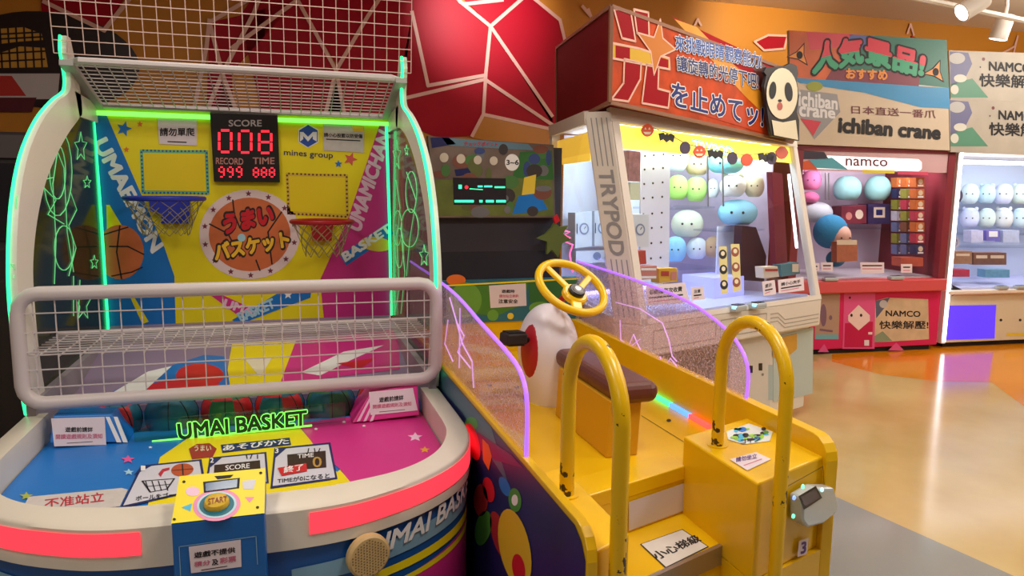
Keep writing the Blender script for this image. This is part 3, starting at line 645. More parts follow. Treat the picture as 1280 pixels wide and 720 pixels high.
for sx in (-1, 1):
    xs = CX+sx*(HW-0.014); mb = MB()
    fi = fiW if sx < 0 else fiN
    for i in range(len(fr)-1):
        a, b, c_, d_ = fr[i], fr[i+1], fi[i+1], fi[i]
        mb.prism([(xs-0.016, *a), (xs-0.016, *b), (xs-0.016, *c_), (xs-0.016, *d_)], (0.032, 0, 0))
    sf = mb.build('side_frame', WHITE, bk)
    MB().prism([(xs-0.016, 3.95, 1.80), (xs-0.016, 4.36, 1.80), (xs-0.016, 4.36, 1.89), (xs-0.016, 3.90, 1.91)], (0.032, 0, 0)).build('side_top_rail', WHITE, bk)
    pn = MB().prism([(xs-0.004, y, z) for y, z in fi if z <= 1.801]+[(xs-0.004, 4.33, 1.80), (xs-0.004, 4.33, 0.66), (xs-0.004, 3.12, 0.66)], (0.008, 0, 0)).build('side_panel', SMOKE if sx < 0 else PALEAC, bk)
    xe = xs-sx*0.019 if sx < 0 else xs-sx*0.012
    MB().tube([(xs-0.010, y-0.003, z) for y, z in fr], 0.006 if sx < 0 else 0.0075, 6).build('edge_light', LEDG, bk)
    mb = MB()
    def sline(px, cl=False, r=0.0022):
        mb.tube([onx(x, y, xs-sx*0.007) for x, y in px], r, 4, closed=cl)
    def sstar(cx, cy, rx, ry):
        sline([(cx+rx*(1 if k % 2 == 0 else 0.45)*math.cos(-pi/2+pi*k/5), cy+ry*(1 if k % 2 == 0 else 0.45)*math.sin(-pi/2+pi*k/5)) for k in range(10)], True)
    def sell(cx, cy, rx, ry): sline([(cx+rx*math.cos(2*pi*k/18), cy+ry*math.sin(2*pi*k/18)) for k in range(18)], True)
    if sx < 0:
        sstar(101, 184, 8, 19); sstar(109, 228, 5, 8); sstar(118, 328, 5, 9); sstar(22, 335, 9, 15)
        sell(32, 258, 12, 26); sline([(22, 250), (42, 272)]); sline([(36, 236), (30, 282)])
        sell(72, 215, 18, 55); sell(72, 215, 10, 34); sline([(60, 160), (80, 210), (84, 290), (92, 340)]); sline([(75, 168), (66, 230), (70, 300), (68, 355)])
        sline([(88, 240), (96, 262), (86, 282), (95, 310), (86, 345)]); sline([(55, 235), (70, 250), (60, 268), (80, 280)]); sell(80, 310, 12, 28); sstar(104, 380, 10, 22)
        sline([(45, 205), (52, 225), (66, 222)]); sline([(92, 345), (92, 395)]); sline([(100, 350), (98, 392)])
    else:
        sstar(496, 195, 5, 20); sstar(508, 188, 2.5, 7); sell(514, 240, 7, 26); sell(512, 285, 11, 24); sline([(508, 215), (520, 250), (512, 300), (508, 345)])
        sline([(495, 225), (500, 260), (496, 300), (499, 360), (494, 390)]); sell(497, 285, 5, 22); sell(499, 310, 5, 25); sline([(502, 300), (506, 340), (501, 392)]); sstar(530, 320, 6, 14)
    mb.build('etched_line', ETCH, pn)
# front guard
GW = mat('guard_white', C(206, 196, 196), 0.4)
gy = 2.955
def rrect(x0, x1, z0, z1, r, y):
    P = []
    for cx, cz, a0 in [(x1-r, z1-r, 0), (x0+r, z1-r, 90), (x0+r, z0+r, 180), (x1-r, z0+r, 270)]:
        for k in range(5): a = math.radians(a0+k*22.5); P.append((cx+r*math.cos(a), y, cz+r*math.sin(a)))
    return P
gf = MB().tube(rrect(CX-HW+0.02, CX+HW-0.02, 0.705, 1.105, 0.07, gy), 0.026, 10, closed=True).build('guard_frame', GW, bk, smooth=True)
mb = MB()
for k in range(1, 22): x = CX-HW+2*HW*k/22; mb.tube([(x, gy, 0.71), (x, gy, 1.1)], 0.0027, 4)
for z in (0.765, 0.83, 0.895, 0.965, 1.035): mb.tube([(CX-HW+0.02, gy-0.005, z), (CX+HW-0.02, gy-0.005, z)], 0.0029, 4)
mb.build('wire_mesh', GW, bk)
mb = MB()
for k in range(1, 22): x = CX-HW+2*HW*k/22; mb.tube([(x, gy, 0.875), (x, 3.36, 0.875)], 0.003, 4)
for k in range(9): y = gy+0.02+k*0.047; mb.tube([(CX-HW+0.03, y, 0.879), (CX+HW-0.03, y, 0.879)], 0.0035, 4)
mb.build('wire_mesh', GW, bk)
MB().tube([(CX-HW+0.03, 3.37, 0.88), (CX+HW-0.03, 3.37, 0.88)], 0.012, 8).build('mesh_bar', GW, bk, smooth=True)
# canopy cage over the backboard
y0, z0, y1, z1 = 3.76, 2.022, 4.30, 1.885; x0, x1 = CX-0.735, CX+0.735
MB().tube([(x0, y1, z1), (x0, y0+0.05, z0), (x0+0.05, y0, z0+0.004), (x1-0.05, y0, z0+0.004), (x1, y0+0.05, z0), (x1, y1, z1)], 0.017, 8, closed=True).build('canopy_frame', GW, bk, smooth=True)
for x in (x0, x1): MB().obox(((x), (y0+y1)/2, (z0+z1)/2-0.005), (0.028, 0, 0), (0, (y1-y0)/2, (z1-z0)/2), (0, 0.002, 0.012)).build('canopy_arm', mat('grey_arm', C(168, 166, 162), 0.45), bk)
mb = MB()
for k in range(1, 12):
    t = k/12; mb.tube([(x0, y0+(y1-y0)*t, z0+(z1-z0)*t), (x1, y0+(y1-y0)*t, z0+(z1-z0)*t)], 0.0032, 4)
for k in range(1, 28): x = x0+(x1-x0)*k/28; mb.tube([(x, y0, z0), (x, y1, z1)], 0.0028, 4)
mb.build('wire_mesh', GW, bk)
mb = MB(); PW = mat('cage_wire', C(226, 196, 186), 0.45)
yt, zt = 3.70, 2.95
for k in range(0, 27):
    x = CX-0.79+1.58*k/26; mb.tube([(x, 3.80, 2.06), (x, yt, zt)], 0.0025, 4)
for k in range(0, 17): t = k/16; mb.tube([(CX-0.79, 3.80+(yt-3.80)*t, 2.06+(zt-2.06)*t), (CX+0.79, 3.80+(yt-3.80)*t, 2.06+(zt-2.06)*t)], 0.0027, 4)
mb.build('cage_net', PW, bk)
# balls waiting behind the gate
def bball(x, y, z, lab, c1, c2, c3):
    t = thing('toy_basketball', lab, 'ball', (x, y, z-0.1), 'balls behind the gate sign')
    mb = MB(); seg, rings, R = 24, 14, 0.1
    cols = [mat('ball_'+n, c, 0.45) for n, c in (c1, c2, c3)]
    for i in range(rings):
        for k in range(seg):
            q = []
            for (ii, kk) in ((i, k), (i+1, k), (i+1, k+1), (i, k+1)):
                a = pi*ii/rings; b = 2*pi*kk/seg+x*9; q.append(Vector((x+R*math.sin(a)*math.cos(b), y+R*math.sin(a)*math.sin(b), z+R*math.cos(a))))
            if i == 0: q = q[:3]
            elif i == rings-1: q = [q[0], q[1], q[3]]
            mb.use(cols[(k//4) % 2 if 3 < i < 11 else 2 if i < 2 else (k//4+1) % 2]).face(q)
    mb.build('ball_skin', None, t, smooth=True, angle=180)
    mb = MB()
    for ax in ((1, 0, 0), (0, 1, 0), (0.7, 0.7, 0.2)): mb.torus((x, y, z), ax, 0.0995, 0.0022, 28, 4)
    mb.build('seam', INK, t)
RD, TL, GN = ('red', C(200, 34, 44)), ('teal', C(28, 96, 120)), ('green', C(46, 104, 70))
specs = [(-0.66, 'red and teal toy basketball beside the blue corner block', RD, TL, RD), (-0.455, 'teal toy basketball second from the blue corner block', TL, TL, GN), (-0.25, 'green and red toy basketball third from the blue corner block', GN, RD, GN),
         (-0.045, 'teal and red toy basketball behind the word BASKET', TL, RD, RD), (0.16, 'dark teal toy basketball behind the end of the green sign', TL, GN, TL), (0.365, 'red toy basketball next to the pink corner block', RD, TL, RD)]
for x, lab, *cs in specs: bball(x, 3.10, 0.585, lab, *cs)

# ================================================================ pedal ride with screen
XL, XR, DZ, WZ = 0.614, 1.60, 0.577, 0.75
YP = mat('ride_yellow', C(232, 184, 8), 0.32, noise=0.05, nscale=5)
def chipped():
    m = bpy.data.materials.new('chipped_yellow_paint'); m.use_nodes = True; nt = m.node_tree; b = nt.nodes['Principled BSDF']; b.inputs['Roughness'].default_value = 0.3
    tc = nt.nodes.new('ShaderNodeTexCoord'); n = nt.nodes.new('ShaderNodeTexNoise'); n.inputs['Scale'].default_value = 55; n.inputs['Detail'].default_value = 3
    n2 = nt.nodes.new('ShaderNodeTexNoise'); n2.inputs['Scale'].default_value = 5
    ml = nt.nodes.new('ShaderNodeMath'); ml.operation = 'MULTIPLY'
    r = nt.nodes.new('ShaderNodeValToRGB'); r.color_ramp.elements[0].position = 0.335; r.color_ramp.elements[0].color = (*C(232, 186, 10), 1)
    r.color_ramp.elements[1].position = 0.35; r.color_ramp.elements[1].color = (*C(60, 46, 30), 1)
    nt.links.new(tc.outputs['Object'], n.inputs['Vector']); nt.links.new(tc.outputs['Object'], n2.inputs['Vector'])
    nt.links.new(n.outputs['Fac'], ml.inputs[0]); nt.links.new(n2.outputs['Fac'], ml.inputs[1]); nt.links.new(ml.outputs[0], r.inputs['Fac']); nt.links.new(r.outputs[0], b.inputs['Base Color'])
    return m
CHIP = chipped()
rd = thing('pedal_ride', 'yellow step-in pedal ride with steering wheel, brown seat, handrails and screen', 'ride', (1.1, 2.8, 0))
yd = lambda x: 1.969+0.34*(x-0.978)
MB().prism([(XL, 1.42, 0.05), (0.755, 1.485, 0.05), (0.755, 1.645, 0.05), (1.235, 1.822, 0.05), (1.235, 1.665, 0.05), (XR, 1.79, 0.05), (XR, 3.95, 0.05), (XL, 3.95, 0.05)], (0, 0, 0.345)).build('base', YP, rd)
MB().prism([(XL+0.04, 1.50, 0), (0.72, 1.56, 0), (1.27, 1.75, 0), (XR-0.04, 1.86, 0), (XR-0.04, 3.9, 0), (XL+0.04, 3.9, 0)], (0, 0, 0.05)).build('plinth', DARK, rd)
MB().prism([(0.755, 1.648, 0.395), (1.235, 1.826, 0.395), (1.235, yd(1.235)+0.02, 0.395), (0.755, yd(0.755)+0.02, 0.395)], (0, 0, 0.035)).build('step_tread', YP, rd)
MB().prism([(0.755, 1.640, 0.372), (1.235, 1.818, 0.372), (1.235, 1.834, 0.372), (0.755, 1.656, 0.372)], (0, 0, 0.060)).build('step_nosing', mat('brushed_metal', C(172, 164, 160), 0.3, 0.8), rd)
dk = MB().prism([(XL+0.01, yd(XL), 0.395), (XR-0.01, yd(XR), 0.395), (XR-0.01, 3.95, 0.395), (XL+0.01, 3.95, 0.395)], (0, 0, DZ-0.395)).build('deck', YP, rd)
MB().prism([(0.745, yd(0.745)-0.003, DZ-0.03), (1.24, yd(1.24)-0.003, DZ-0.03), (1.24, yd(1.24)+0.13, DZ-0.03), (0.745, yd(0.745)+0.13, DZ-0.03)], (0, 0, 0.048)).build('deck_sill', YP, rd, bevel=0.004)
bl = MB().prism([(XL+0.025, 1.428, 0.395), (0.755, 1.488, 0.395), (0.755, 1.93, 0.395), (XL+0.025, 1.88, 0.395)], (0, 0, 0.295)).build('side_block', YP, rd, bevel=0.006)
br = MB().prism([(1.235, 1.668, 0.395), (XR-0.04, 1.795, 0.395), (XR-0.04, 2.19, 0.395), (1.235, 2.07, 0.395)], (0, 0, 0.295)).build('side_block', YP, rd, bevel=0.006)
# side walls
def wallp(x, w_, yf, name):
    P = [(x, yf, 0.05)]+[(x, yf+0.07-0.07*math.cos(a), WZ-0.07+0.07*math.sin(a)) for a in [0, 0.4, 0.8, 1.2, pi/2]]+[(x, 3.95, WZ), (x, 3.95, 0.05)]
    return MB().prism(P, (w_, 0, 0)).build(name, YP, rd, bevel=0.003)
wL = wallp(XL, 0.025, 1.405, 'side_wall'); wR = wallp(XR-0.042, 0.042, 1.775, 'side_wall')
# mural on the outer left side
p = Print((XL, 0, 0), (-1, 0, 0))
MN = mat('mural_navy', C(26, 34, 98), 0.4, noise=0.25, nscale=4); MP = mat('mural_purple', C(112, 30, 96), 0.4)
def sidepts(q): return [Vector((XL, y, z)) for y, z in q]
p.pts(sidepts([(1.415, 0.1), (1.415, 0.68), (1.44, 0.715), (1.48, 0.735), (3.9, 0.735), (3.9, 0.1)]), MN, 0)
p.pts(sidepts([(2.0, 0.62), (2.2, 0.735), (3.9, 0.735), (3.9, 0.60), (2.6, 0.66)]), mat('mural_sky', C(60, 104, 130), 0.4), 1)
p.poly([(598, 540), (640, 568), (655, 585), (620, 575), (592, 556)], MP, 2)
p.ell(592, 552, 8, 24, REDP, 3, rot=-0.25); p.poly([(604, 548), (612, 556), (616, 570), (612, 588), (605, 575)], ORANGE, 3); p.ell(612, 612, 7, 16, REDP, 3, rot=-0.2)
p.ell(590, 530, 8, 9, GREENP, 2); p.ell(632, 608, 6, 13, BLUE, 2, rot=-0.4); p.ell(645, 625, 8, 15, GREENP, 3, rot=-0.1); p.ell(645, 625, 4, 7, WINK, 4)
p.ell(645, 685, 19, 50, mat('mural_yellow', C(226, 186, 40), 0.45), 4, rot=-0.2); p.ell(650, 710, 8, 18, REDP, 5, rot=-0.15)
p.ell(605, 660, 10, 22, GREENP, 3, rot=0.2); p.ell(625, 668, 9, 30, mat('mural_red', C(170, 40, 50), 0.45), 3, rot=-0.25); p.ell(602, 625, 9, 20, mat('mural_red'), 3)
p.build('side_mural', wL)
# handrails
def rail(x, yr, yf, zt, name):
    r = (yr-yf)/2; yc = (yr+yf)/2
    P = [(x, yr, 0.68), (x, yr, 0.8), (x, yr, zt-r)]+[(x, yc+r*math.cos(a), zt-r+r*math.sin(a)) for a in [pi*k/14 for k in range(1, 14)]]+[(x, yf, zt-r), (x, yf, 0.5), (x, yf, 0.08)]
    MB().tube(P, 0.0195, 14).build(name, CHIP, rd, smooth=True)
    MB().lathe((x, yr, 0.688), (0, 0, 1), [(0.032, 0), (0.032, 0.006)], 18).build('rail_flange', YP, rd)
rail(1.296, 1.965, 1.648, 1.118, 'handrail'); rail(0.692, 1.735, 1.417, 1.135, 'handrail')
# seat
MB().prism([(1.03, 2.227, DZ), (1.15, 2.227, DZ), (1.16, 2.227, 0.78), (1.04, 2.227, 0.78)], (0, 0.5, 0)).build('seat_base', mat('seat_base_yellow', C(206, 152, 24), 0.4), rd, bevel=0.005)
MB().box((1.045, 2.195, 0.768), (1.215, 2.80, 0.843)).build('seat', mat('brown_vinyl', C(98, 48, 40), 0.4, bump=0.1, nscale=60), rd, bevel=0.034, seg=4)
# egg-shaped pedestal with pedals
mb = MB(); prof = []
eg = Vector((1.075, 2.955, DZ)); H = 0.425
for i in range(33):
    t = math.sin(pi/2*i/32)**0.8; z = H*t
    r = 0.092+0.034*math.sin(min(1, t/0.55)*pi/2) if t < 0.55 else 0.126*math.sqrt(max(0, 1-((t-0.55)/0.45)**2))
    prof.append((max(r, 0.001), z))
mb.lathe(eg, (0, 0, 1), prof, 36)
mb.v = [Vector((v.x, eg.y+(v.y-eg.y)*1.35, v.z)) for v in mb.v]
ped = mb.build('pedestal', mat('pedestal_white', C(232, 226, 236), 0.35), rd, smooth=True, angle=60)
sn = Vector((-0.96, -0.28, 0.06)).normalized(); sc = eg+Vector((-0.112, -0.065, 0.235)); sv = Vector((0, 0, 1)); su = sn.cross(sv).normalized(); sv = su.cross(sn)
def egg_r(z):
    t = z/H; return 0.092+0.034*math.sin(min(1, t/0.55)*pi/2) if t < 0.55 else 0.126*math.sqrt(max(0, 1-((t-0.55)/0.45)**2))
def egg_pt(a, z, k=1.0): r = egg_r(z)*k; return eg+Vector((r*math.cos(a), 1.35*r*math.sin(a), z))
mb = MB(); V = []
for j in range(9):
    for k in range(28): t = 2*pi*k/28; V.append(egg_pt(pi+0.42+0.40*j/8*math.cos(t), 0.235+0.118*j/8*math.sin(t), 1.015 if j < 8 else 0.99))
mb.idx(V, [(j*28+k, j*28+(k+1) % 28, (j+1)*28+(k+1) % 28, (j+1)*28+k) for j in range(8) for k in range(28)]).build('pedal_hub', mat('pedal_red', C(176, 26, 40), 0.4), ped, smooth=True)
cr = MB().tube([sc+sv*0.05, sc+sn*0.05+sv*0.05], 0.012, 8).build('crank', BLACK, ped)
pd = MB().obox(sc+sn*0.085+sv*0.062-su*0.01, sn*0.05, su*0.034, sv*0.024).build('pedal', mat('pedal_black', C(36, 26, 28), 0.5), ped, bevel=0.008)
for k in (-1, 1): MB().obox(sc+sn*0.085+sv*(0.062+k*0.026)-su*0.01, sn*0.038, su*0.028, sv*0.003).build('pedal_tread', BLACK, ped)
# steering wheel
wn = Vector((0.19, -0.60, 0.82)).normalized(); wc = Vector((1.142, 2.86, 1.085))
MB().tube([wc-wn*0.16+Vector((-0.03, 0.01, 0)), wc-wn*0.02], 0.014, 10).build('steering_column', mat('column_red', C(190, 24, 48), 0.4), rd, smooth=True)
ex = (Vector((1, 0, 0))-wn*wn.x).normalized(); ey = wn.cross(ex)
wh = MB().torus(wc, wn, 0.150, 0.017, 48, 12).build('steering_wheel', mat('wheel_yellow', C(244, 196, 10), 0.28), rd, smooth=True)
hub = wc-ey*0.045
for a, wd in ((128, 0.015), (35, 0.014), (262, 0.024)):
    t = math.radians(a); e = wc+(ex*math.cos(t)+ey*math.sin(t))*0.147; d = (e-hub).normalized(); sd_ = wn.cross(d)
    MB().obox((hub+e)/2, d*((e-hub).length/2), sd_*wd, wn*0.008).build('spoke', mat('wheel_yellow'), wh, bevel=0.006)
MB().lathe(hub-wn*0.012, wn, [(0.055, 0), (0.055, 0.018), (0.048, 0.026)], 24).build('wheel_hub', mat('wheel_yellow'), wh, smooth=True)
cp = MB().lathe(hub+wn*0.012, wn, [(0.036, 0), (0.036, 0.014), (0.030, 0.02)], 24).build('hub_cap', BLACK, wh, smooth=True)
MB().lathe(hub+wn*0.031, wn, [(0.024, 0), (0.024, 0.003), (0.014, 0.006)], 20).build('hub_badge', GREY, wh)
# clear side screens with purple edges
SPK = clear('speckled_acrylic', (0.90, 0.84, 0.92), 0.12, 0.05, diff=0.10, dcol=(0.9, 0.66, 0.76), speck=(150, 0.50, 0.60, 0.45))
def screen(x, out, etch):
    top = [(v.x, v.y) for v in spline([(a, b, 0) for a, b in out], 5)]
    s_ = MB().prism([(x-0.004, y, z) for y, z in top]+[(x-0.004, 3.88, 0.745)], (0.008, 0, 0)).build('side_screen', SPK, rd)
    MB().tube([(x, y, z) for y, z in top], 0.0065, 6).build('screen_edge_light', LEDP, rd)
    mb = MB()
    for e in etch: mb.tube([onx(a, b, x-0.006) for a, b in e], 0.0028, 4)
    mb.build('etched_line', glow('etched_lilac_line', (0.75, 0.42, 0.95), 0.45), s_)
screen(XL+0.014, [(3.88, 1.10), (2.9, 1.085), (2.38, 1.035), (2.05, 1.0), (1.93, 0.965), (1.885, 0.895), (1.885, 0.75)],
       [[(562, 372), (570, 400), (578, 430), (590, 452), (592, 485)], [(572, 405), (580, 420), (572, 440), (588, 460)], [(560, 400), (556, 430), (566, 452)], [(575, 385), (574, 460)]])
screen(XR-0.02, [(3.88, 1.085), (3.2, 1.07), (2.72, 1.045), (2.46, 1.0), (2.30, 0.94), (2.225, 0.85), (2.235, 0.70)],
       [[(775, 400), (776, 425), (786, 432), (792, 418), (796, 428), (800, 436), (808, 450), (815, 455), (825, 446), (830, 460), (838, 448), (846, 458)], [(828, 404), (836, 425), (840, 445), (846, 452)], [(770, 378), (800, 386), (828, 404)], [(790, 432), (800, 424)]])
# coloured light strip at the foot of the right wall
cols = [('purple', (0.45, 0.12, 1.0)), ('green', (0.05, 1.0, 0.25)), ('blue', (0.08, 0.25, 1.0)), ('red', (1.0, 0.06, 0.05))]
ys = [3.05, 2.90, 2.71, 2.55, 2.41]
for (n, c_), a, b in zip(cols, ys, ys[1:]): MB().box((XR-0.060, b, DZ+0.001), (XR-0.043, a, DZ+0.018)).build('light_strip', glow('strip_'+n, c_, 2.0), rd, label=n+' light strip segment')
# deck seams and bolts
p = Print((0, 0, DZ), (0, 0, 1))
for q in [[(802, 520), (855, 553)], [(578, 480), (655, 470)], [(655, 474), (680, 505)]]: p.line(q, 0.003, DARK, 0); p.build('deck_seam', dk); p = Print((0, 0, DZ), (0, 0, 1))
for q in [(836, 526), (672, 502), (646, 484), (612, 482)]: p.ell(*q, 3, 2, DARK, 0, 8); p.build('deck_bolt', dk); p = Print((0, 0, DZ), (0, 0, 1))
p.poly([(658, 497), (682, 503), (672, 508), (655, 503)], mat('plate_yellow', C(240, 214, 40), 0.4), 0); p.ell(671, 503, 2.5, 1.5, DARK, 1, 8)
p.build('floor_plate', dk)
# stickers and notices
p = Print((0, 0, 0.69), (0, 0, 1), base=0.002)
p.poly([(908, 540), (936, 530), (966, 540), (962, 552), (930, 556), (910, 550)], mat('sticker_white', C(220, 226, 226), 0.4), 0)
rr = random.Random(3)
for k in range(26):
    x = 916+rr.random()*42; y = 537+rr.random()*14; p.ell(x, y, 2+rr.random()*4, 1+rr.random()*2, rr.choice([BLUE, GREENP, INK, CYAN, mat('lime_print', C(150, 210, 60), 0.45), INK]), 1+k % 3, 8)
p.label('コイン', 926, 551, 950, 557, INK, 5, dy=-4, bold=0.03); p.build('sticker', br); p = Print((0, 0, 0.69), (0, 0, 1), base=0.002)
p.poly([(912, 575), (945, 566), (964, 575), (934, 589)], PAPER, 1); p.label('請勿坐立', 920, 573, 946, 579, mat('violet_ink', C(90, 50, 130), 0.5), 2, dy=-5, bold=0.03); p.line([(930, 583), (952, 575)], 0.004, PINKINK, 2)
p.build('sticker', br)
p = Print((0, 0, 0.43), (0, 0, 1), base=0.002)
q = [(800, 681), (853, 662), (886, 684), (832, 711)]
p.poly(q, INK, 0); cx, cy = 843, 684.5; p.poly([((x-cx)*0.96+cx, (y-cy)*0.95+cy) for x, y in q], mat('sticker_paper', C(222, 218, 214), 0.5, noise=0.04, nscale=20), 1)
p.text('小心梯級', [(823, 701), (877, 677), (869, 669), (812, 693)], INK, 2, 0.03)
p.build('sticker', rd)
rv = Vector((0.322, -0.947, 0)); p = Print((0.978, yd(0.978), 0.5), rv, base=0.004)
p.poly([(785, 627), (864, 600), (864, 634), (785, 663)], mat('lilac_plate', C(206, 196, 206), 0.4), 0); p.build('riser_plate', rd)
# card reader and door on the right block
fv = Vector((0.329, -0.944, 0)); fp = Vector((1.235, 1.668, 0.5)); p = Print(fp, fv)
for q in [[(975, 612), (972, 715)], [(976, 612), (1028, 583), (1032, 640)]]: p.line(q, 0.003, mat('seam_brown', C(120, 88, 10), 0.6), 0)
p.build('door_seam', br); p = Print(fp, fv); p.poly([(998, 676), (1010, 672), (1008, 692), (996, 696)], PAPER, 1); p.text('3', [(1000, 692), (1006, 690), (1007, 676), (1001, 678)], mat('violet_ink'), 2, 0.04)
p.build('number_label', br)
rc = [on(x, y, fp, fv) for x, y in [(986, 616), (1006, 604), (1026, 604), (1031, 622), (1030, 634), (1012, 648), (993, 653), (986, 645)]]
rdr = MB().prism(rc, fv*0.045).build('card_reader', mat('reader_silver', C(190, 200, 206), 0.25, 0.3), rd, bevel=0.008)
p = Print(fp+fv*0.045, fv)
p.poly([(997, 620), (1019, 607), (1027, 622), (1004, 637)], BLACK, 1); p.poly([(1000, 621), (1018, 610), (1024, 621), (1005, 633)], mat('reader_screen', C(50, 40, 70), 0.15), 2)
p.build('reader_screen', rdr)
for (x, y), c_ in zip([(992, 622), (991, 645), (1003, 608), (1027, 612)], [(0.2, 0.35, 1.0), (0.15, 1.0, 0.5), (0.2, 1.0, 0.5), (0.4, 0.9, 0.9)]):
    MB().lathe(on(x, y, fp+fv*0.0445, fv), fv, [(0.007, 0), (0.006, 0.004)], 10).build('indicator_light', glow('indicator_%d' % x, c_, 1.5), rdr)
# screen cabinet at the far end
YC = 3.90
cab = MB().box((0.66, YC+0.05, 0.0), (1.50, 4.30, 1.72)).build('screen_cabinet', mat('cabinet_dark', C(44, 44, 56), 0.5), rd)
MB().box((XL+0.03, YC, DZ-0.02), (XR-0.045, YC+0.06, 0.752)).build('kick_panel', YP, rd)
lp = MB().box((XL+0.01, YC-0.01, 0.752), (XR, YC+0.06, 0.99)).build('lower_panel', mat('mural_teal', C(36, 110, 130), 0.4, noise=0.2, nscale=5), rd)
p = Print((0, YC-0.01, 0), (0, -1, 0))
p.rect(558, 356, 726, 358, YEL, 3, dy=-9)
p.poly([(560, 360), (640, 354), (660, 352), (655, 380), (620, 395), (590, 392), (560, 390)], mat('mural_green', C(70, 128, 44), 0.45), 0)
p.poly([(660, 352), (724, 348), (724, 370), (690, 378), (662, 378)], mat('mural_leaf', C(48, 110, 52), 0.45), 0)
p.ell(570, 350, 12, 7, ORANGE, 1); p.ell(582, 375, 20, 22, mat('mural_lime', C(104, 160, 60), 0.45), 1); p.ell(616, 394, 7, 7, mat('mural_lime'), 1); p.ell(638, 395, 4, 4, mat('corn_yellow'), 1); p.ell(675, 385, 14, 8, mat('mural_lime'), 1)
p.poly([(611, 357), (657, 354), (658, 382), (613, 385)], PAPER, 2); p.label('遊戲時', 627, 362, 643, 366, INK, 3, bold=0.03); p.label('請勿站立奔跑', 624, 368, 648, 372, PINKINK, 3, bold=0.03); p.label('注意安全', 623, 374, 647, 379, INK, 3, bold=0.03)
p.build('panel_print', lp)
scn = MB().idx([(0.70, YC+0.02, 0.99), (1.49, YC+0.02, 0.99), (1.46, YC+0.09, 1.345), (0.70, YC+0.09, 1.345)], [(0, 1, 2, 3)]); scn.flat = True
scn.build('screen', mat('screen_black', C(46, 46, 54), 0.12), rd)
sgn = MB().prism(xpoly([(535, 170), (692, 181), (694, 272), (545, 272)], (0, YC, 0), (0, -1, 0)), (0, 0.06, 0)).build('header_panel', mat('header_grey', C(120, 104, 96), 0.4, noise=0.35, nscale=7), rd)
p = Print((0, YC, 0), (0, -1, 0))
p.poly([(538, 172), (560, 171), (570, 180), (540, 185)], mat('mural_navy'), 0); p.poly([(552, 172), (660, 180), (668, 188), (560, 182)], mat('header_sky', C(96, 130, 150), 0.45), 0)
p.poly([(568, 212), (588, 210), (592, 218), (570, 220)], mat('mural_navy'), 1); p.poly([(544, 225), (690, 222), (692, 270), (548, 270)], mat('mural_olive', C(104, 116, 50), 0.5, noise=0.3, nscale=9), 0)
p.poly([(650, 190), (690, 188), (692, 225), (640, 222)], mat('mural_leaf'), 1); p.poly([(648, 245), (672, 240), (685, 262), (640, 268)], BLUE, 1); p.poly([(655, 222), (670, 218), (668, 242), (652, 244)], mat('corn_yellow'), 2)
rr = random.Random(5)
for k in range(34):
    x = 548+rr.random()*138; y = 184+rr.random()*82
    p.ell(x, y, 3+rr.random()*9, 3+rr.random()*7, rr.choice([mat('blob_olive', C(92, 100, 52), 0.5), mat('blob_green', C(70, 120, 60), 0.5), mat('blob_rust', C(120, 70, 56), 0.5), mat('blob_grey', C(110, 110, 116), 0.5), mat('blob_blue', C(50, 70, 130), 0.5), mat('blob_dark', C(56, 50, 52), 0.5)]), 1.0+k*0.025, 14)
p.label('チェックポイント', 580, 177, 622, 182, REDINK, 2, dy=1, bold=0.04)
for x, y, r in [(555, 197, 5.5), (576, 198.5, 5.5), (597, 200, 5), (617, 201, 5)]: p.ell(x, y, r, r+0.5, mat('cream_disc', C(206, 196, 180), 0.5), 2)
p.ell(640, 203, 9, 10.5, WINK, 2); p.label('3~6', 633, 200, 648, 206, INK, 3, bold=0.03)
p.poly([(566, 222), (632, 223), (633, 256), (567, 256)], mat('screen_black'), 2)
GS = glow('screen_green', (0.05, 1.0, 0.45), 1.6)
for x0, y0, x1, y1 in [(573, 231, 577, 236), (597, 232, 603, 234), (605, 232, 615, 234), (618, 233, 631, 235), (568, 250, 592, 253), (599, 250, 603, 253), (607, 250, 617, 253), (620, 250, 632, 253)]: p.rect(x0, y0, x1, y1, GS, 3)
p.ell(583, 234, 2.2, 2.2, DIGIT, 3); p.line([(587, 236), (603, 237)], 0.004, GS, 3)
p.build('header_print', sgn)
# leaf cut-out and pink neon squiggle beside the screen
lf = MB().prism(xpoly([(690, 285), (694, 278), (700, 284), (710, 282), (704, 292), (714, 300), (703, 304), (698, 322), (690, 312), (684, 318), (684, 302), (672, 298), (682, 293)], (0, YC-0.05, 0), (0, -1, 0)), (0, 0.03, 0)).build('leaf_cutout', mat('leaf_olive', C(96, 112, 50), 0.5), rd)
MB().prism(xpoly([(692, 272), (697, 268), (700, 276), (694, 280)], (0, YC-0.06, 0), (0, -1, 0)), (0, 0.02, 0)).build('berry_cutout', REDP, rd)
MB().tube([ony(x, y, YC-0.03) for x, y in [(704, 288), (712, 290), (705, 294), (713, 297), (706, 302), (716, 306), (712, 318), (716, 340)]], 0.005, 6).build('neon_squiggle', glow('pink_neon', (1.0, 0.12, 0.35), 1.6), rd)

